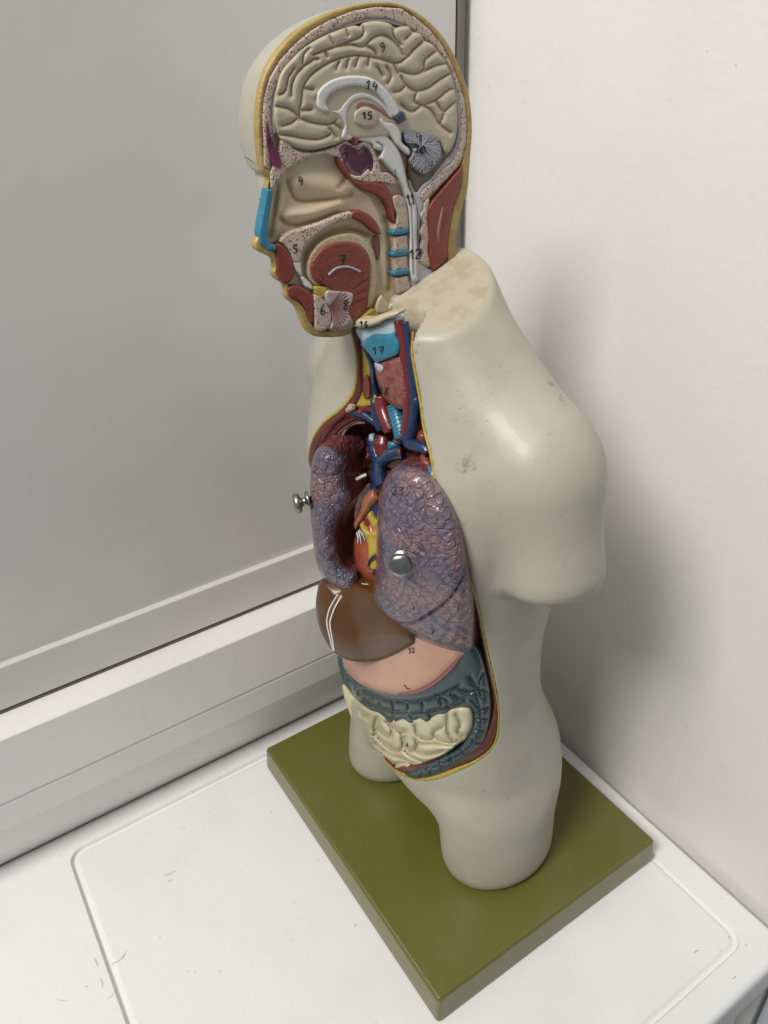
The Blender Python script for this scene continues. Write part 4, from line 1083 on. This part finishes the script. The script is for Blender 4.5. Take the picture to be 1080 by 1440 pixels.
_p = march(np.array([(520, 880.)]), np.array([.006]), fn=nb_)[0][0]; _n = np.array((-.70, -.64, .31)); _n /= np.linalg.norm(_n)
LP = Plane(_p-_n*.013, _n)
lv = organ('liver', (510, 920), cz(0), 'glossy brown liver with two thin white curved lines, below the lungs', 'liver')
region('liver_lobe', [(452, 815), (446, 832), (444, 856), (449, 882), (459, 903), (472, 919), (492, 929), (518, 931.5), (538, 928), (556, 921), (574, 911), (584, 903), (580, 885), (560, 862), (535, 838), (500, 820), (474, 814)], Draped(LP, .006), m_liver, lv, H=.022, R=.030,
       back=.03, back_dir=BD, step=2.2, grooves=[S5((192, 125), (155, 190), (140, 250), (163, 392))], gdepth=.0008, gw=2.5,
       marks=[crom(S5((186, 120), (150, 180), (136, 225), (134, 265), (152, 345), (164, 392)), 4, False), crom(S5((204, 126), (170, 185), (152, 235), (148, 265), (160, 340), (168, 390)), 4, False), crom(S4((365, 745), (380, 747), (398, 748)), 4, False)], mw=1.71, ink=m_whiteline)

# heart
hp = Plane((-.080, -.015, .40), (-.72, -.62, .30))
ht = organ('heart', (515, 815), hp, 'red and orange heart with bright yellow fat seen between the two lungs', 'heart')
region('ventricles', S11((215, 545), (180, 640), (150, 780), (150, 900), (185, 1050), (260, 1180), (360, 1270), (440, 1330), (600, 1360), (700, 1100), (700, 800), (620, 560), (480, 480), (340, 430)), hp, m_heart, ht, H=.020, R=.022, back=.02, back_dir=BD, step=2)
region('epicardial_fat', S11((232, 520), (270, 495), (300, 560), (360, 610), (440, 600), (520, 700), (560, 900), (520, 1020), (440, 1100), (360, 1080), (310, 1030), (330, 960), (330, 800), (300, 680), (250, 600)), hp, m_fat2, ht, H=.003, R=.004, base=.0145, back=.008, back_dir=BD, step=1.6,
       extra=lambda P, d: .006*np.clip((P[:, 0]-506)/25, 0, 1), grooves=[S11((330, 1050), (350, 970), (440, 900))], gdepth=.001)
region('fat_lobe', S11((320, 415), (375, 355), (440, 440), (540, 500), (520, 640), (430, 590), (360, 510)), hp, m_fat2, ht, H=.004, R=.004, base=.013, back=.008, back_dir=BD, step=1.6)
region('atrium_band', S11((285, 440), (330, 420), (380, 520), (440, 600), (380, 610), (310, 560)), hp, m_artery, ht, H=.002, R=.004, base=.013, back=.006, back_dir=BD, step=1.6)
region('auricle', S11((385, 68), (430, 80), (495, 180), (480, 230), (400, 310), (330, 400), (290, 450), (220, 540), (185, 590), (155, 540), (160, 480), (215, 370), (250, 230), (310, 130)), hp, m_auricle, ht, H=.010, R=.011, base=.008, back=.012, back_dir=BD, step=1.6)
for a in (((195, 620), (215, 690), (200, 760)), ((215, 600), (240, 680), (250, 770)), ((225, 590), (270, 650), (300, 720))):
    tube('coronary_vein', hp(np.array(S11(*a)), np.array([.014, .0165, .0185])), [.0009, .0008, .0003], m_pale, ht, n=6)
for a, mm in ((((340, 1040), (360, 970), (430, 910)), m_vein), (((395, 1140), (430, 1090), (480, 1040)), m_vein), (((360, 1050), (390, 980), (440, 945)), m_artery)):
    tube('coronary_vessel', hp(np.array(S11(*a)), np.array([.0195, .0215, .0235])), .0011, mm, ht, n=8)
ptube('pulmonary_trunk', S4((452, 190), (448, 250), (440, 330), (438, 420)), [.006, .006, .0065, .007], m_vein, ht, pl=hp, h=.004)
ptube('ascending_aorta', S4((490, 200), (475, 250), (462, 310)), [.006, .007, .007], m_artery, ht, pl=hp, h=.004)

# lungs
FISS = [[(655, 795), (648, 818), (632, 842), (606, 862), (580, 876), (556, 877)]]
nl = organ('lung', (600, 900), cz(0), 'broad blue-purple lung nearest the bare shoulder, with a round metal knob facing us', 'lung', )
region('lung_body', [(560, 655), (547, 664), (537, 684), (531, 715), (529, 760), (528, 800), (524, 826), (521, 845), (526, 858), (542, 873), (565, 888), (600, 906), (640, 918), (662, 916), (668, 900), (668, 860), (662, 810), (650, 750), (634, 708), (616, 678), (594, 658), (576, 653)], cz(.000), m_lung,
       nl, H=.018, R=.020, back=.035, back_dir=BD, step=1.8, grooves=FISS, gdepth=.0022, gw=1.6, marks=num('23', *S4((512, 282))[0], 12, 5)+num('1', *S5((540, 180))[0], 5)+num('6', *S5((635, 288))[0], 6, 20), mw=1.24, ink=m_ink, power=.5,
       extra=lambda P, d: .0006*np.sin(P[:, 0]*.31+2*np.sin(P[:, 1]*.11))*np.sin(P[:, 1]*.29)*np.clip(d/.006, 0, 1))
kprof = [(.0035, -.012), (.0035, .0035), (.0088, .0035), (.0092, .0045), (.0088, .0062), (.0045, .0066), (.0042, .0110), (.0060, .0118), (.0090, .0125), (.0096, .0140), (.0096, .0165), (.0088, .0178), (.0060, .0184), (.0002, .0186)]
kp = march(np.array([(566, 784.)]), np.array([.0165]), fn=nb_)[0][0]
V, F = lathe(kprof, kp, (-.62, -.70, .18)); k = mesh_obj('knob', V, F, m_steel, nl)
fp = Plane((-.122, .031, .42), (-.66, -.72, .10))
fl = organ('lung', (480, 820), fp, 'narrow curved purple lung on the far side, its metal knob pointing at the whiteboard', 'lung')
region('lung_body', S4((190, 90), (152, 110), (130, 170), (122, 260), (124, 400), (132, 500), (150, 640), (198, 738), (258, 790), (310, 812), (345, 800), (358, 745), (345, 690), (305, 672), (275, 640), (262, 590), (250, 520), (268, 440), (318, 365), (324, 325), (305, 285), (290, 220), (300, 170), (270, 120), (232, 95)), fp, m_lung2,
       fl, H=.020, R=.016, back=.045, back_dir=(.80, .60, -.05), step=1.9, grooves=[S4((165, 590), (195, 628), (225, 630), (248, 590))], gdepth=.0012, gw=1.3, marks=num('2', *S4((143, 185))[0], 9, 20), mw=1.08, ink=m_ink,
       extra=lambda P, d: .0006*np.sin(P[:, 0]*.31)*np.sin(P[:, 1]*.27)*np.clip(d/.006, 0, 1))
fkp = fp(np.array([S4((135, 345))[0]]), np.array([.004]))[0]
V, F = lathe(kprof, fkp, (-.90, .30, -.10)); mesh_obj('knob', V, F, m_steel, fl)

# ================================================================== LIGHT
w = bpy.data.worlds.new('World'); bpy.context.scene.world = w; w.use_nodes = True
bg = w.node_tree.nodes['Background']; bg.inputs[0].default_value = (.90, .95, 1.0, 1); bg.inputs[1].default_value = .26


def area(name, loc, tgt, size, power, colr=(1, .97, .92), sy=None):
    l = bpy.data.lights.new(name, 'AREA'); l.energy = power; l.size = size; l.color = colr
    if sy: l.shape = 'RECTANGLE'; l.size_y = sy
    o = bpy.data.objects.new(name, l); col.objects.link(o); o.location = loc
    o.rotation_euler = (Vector(tgt)-Vector(loc)).to_track_quat('-Z', 'Y').to_euler()
    return o


area('ceiling_lamp', (-2.2, -.62, 3.05), (0, 0, .35), 1.0, 97)
area('ceiling_lamp', (-.55, -.35, 2.5), (-.3, 0, .0), .6, 7)

# ------------------------------------------------------------------ camera
cd = bpy.data.cameras.new('camera'); cam = bpy.data.objects.new('camera', cd); col.objects.link(cam)
cd.sensor_fit = 'VERTICAL'; cd.sensor_height = 36.0; cd.sensor_width = 27.0
cd.lens = FOC/1440*36.0; cd.clip_start = .01; cd.clip_end = 60
M = Matrix(((RW[0][0], -RW[1][0], -RW[2][0], CAM[0]), (RW[0][1], -RW[1][1], -RW[2][1], CAM[1]),
            (RW[0][2], -RW[1][2], -RW[2][2], CAM[2]), (0, 0, 0, 1)))
cam.matrix_world = M
bpy.context.scene.camera = cam
vs_ = bpy.context.scene.view_settings; vs_.view_transform = 'Standard'; vs_.look = 'None'; vs_.exposure = 0; vs_.gamma = 1
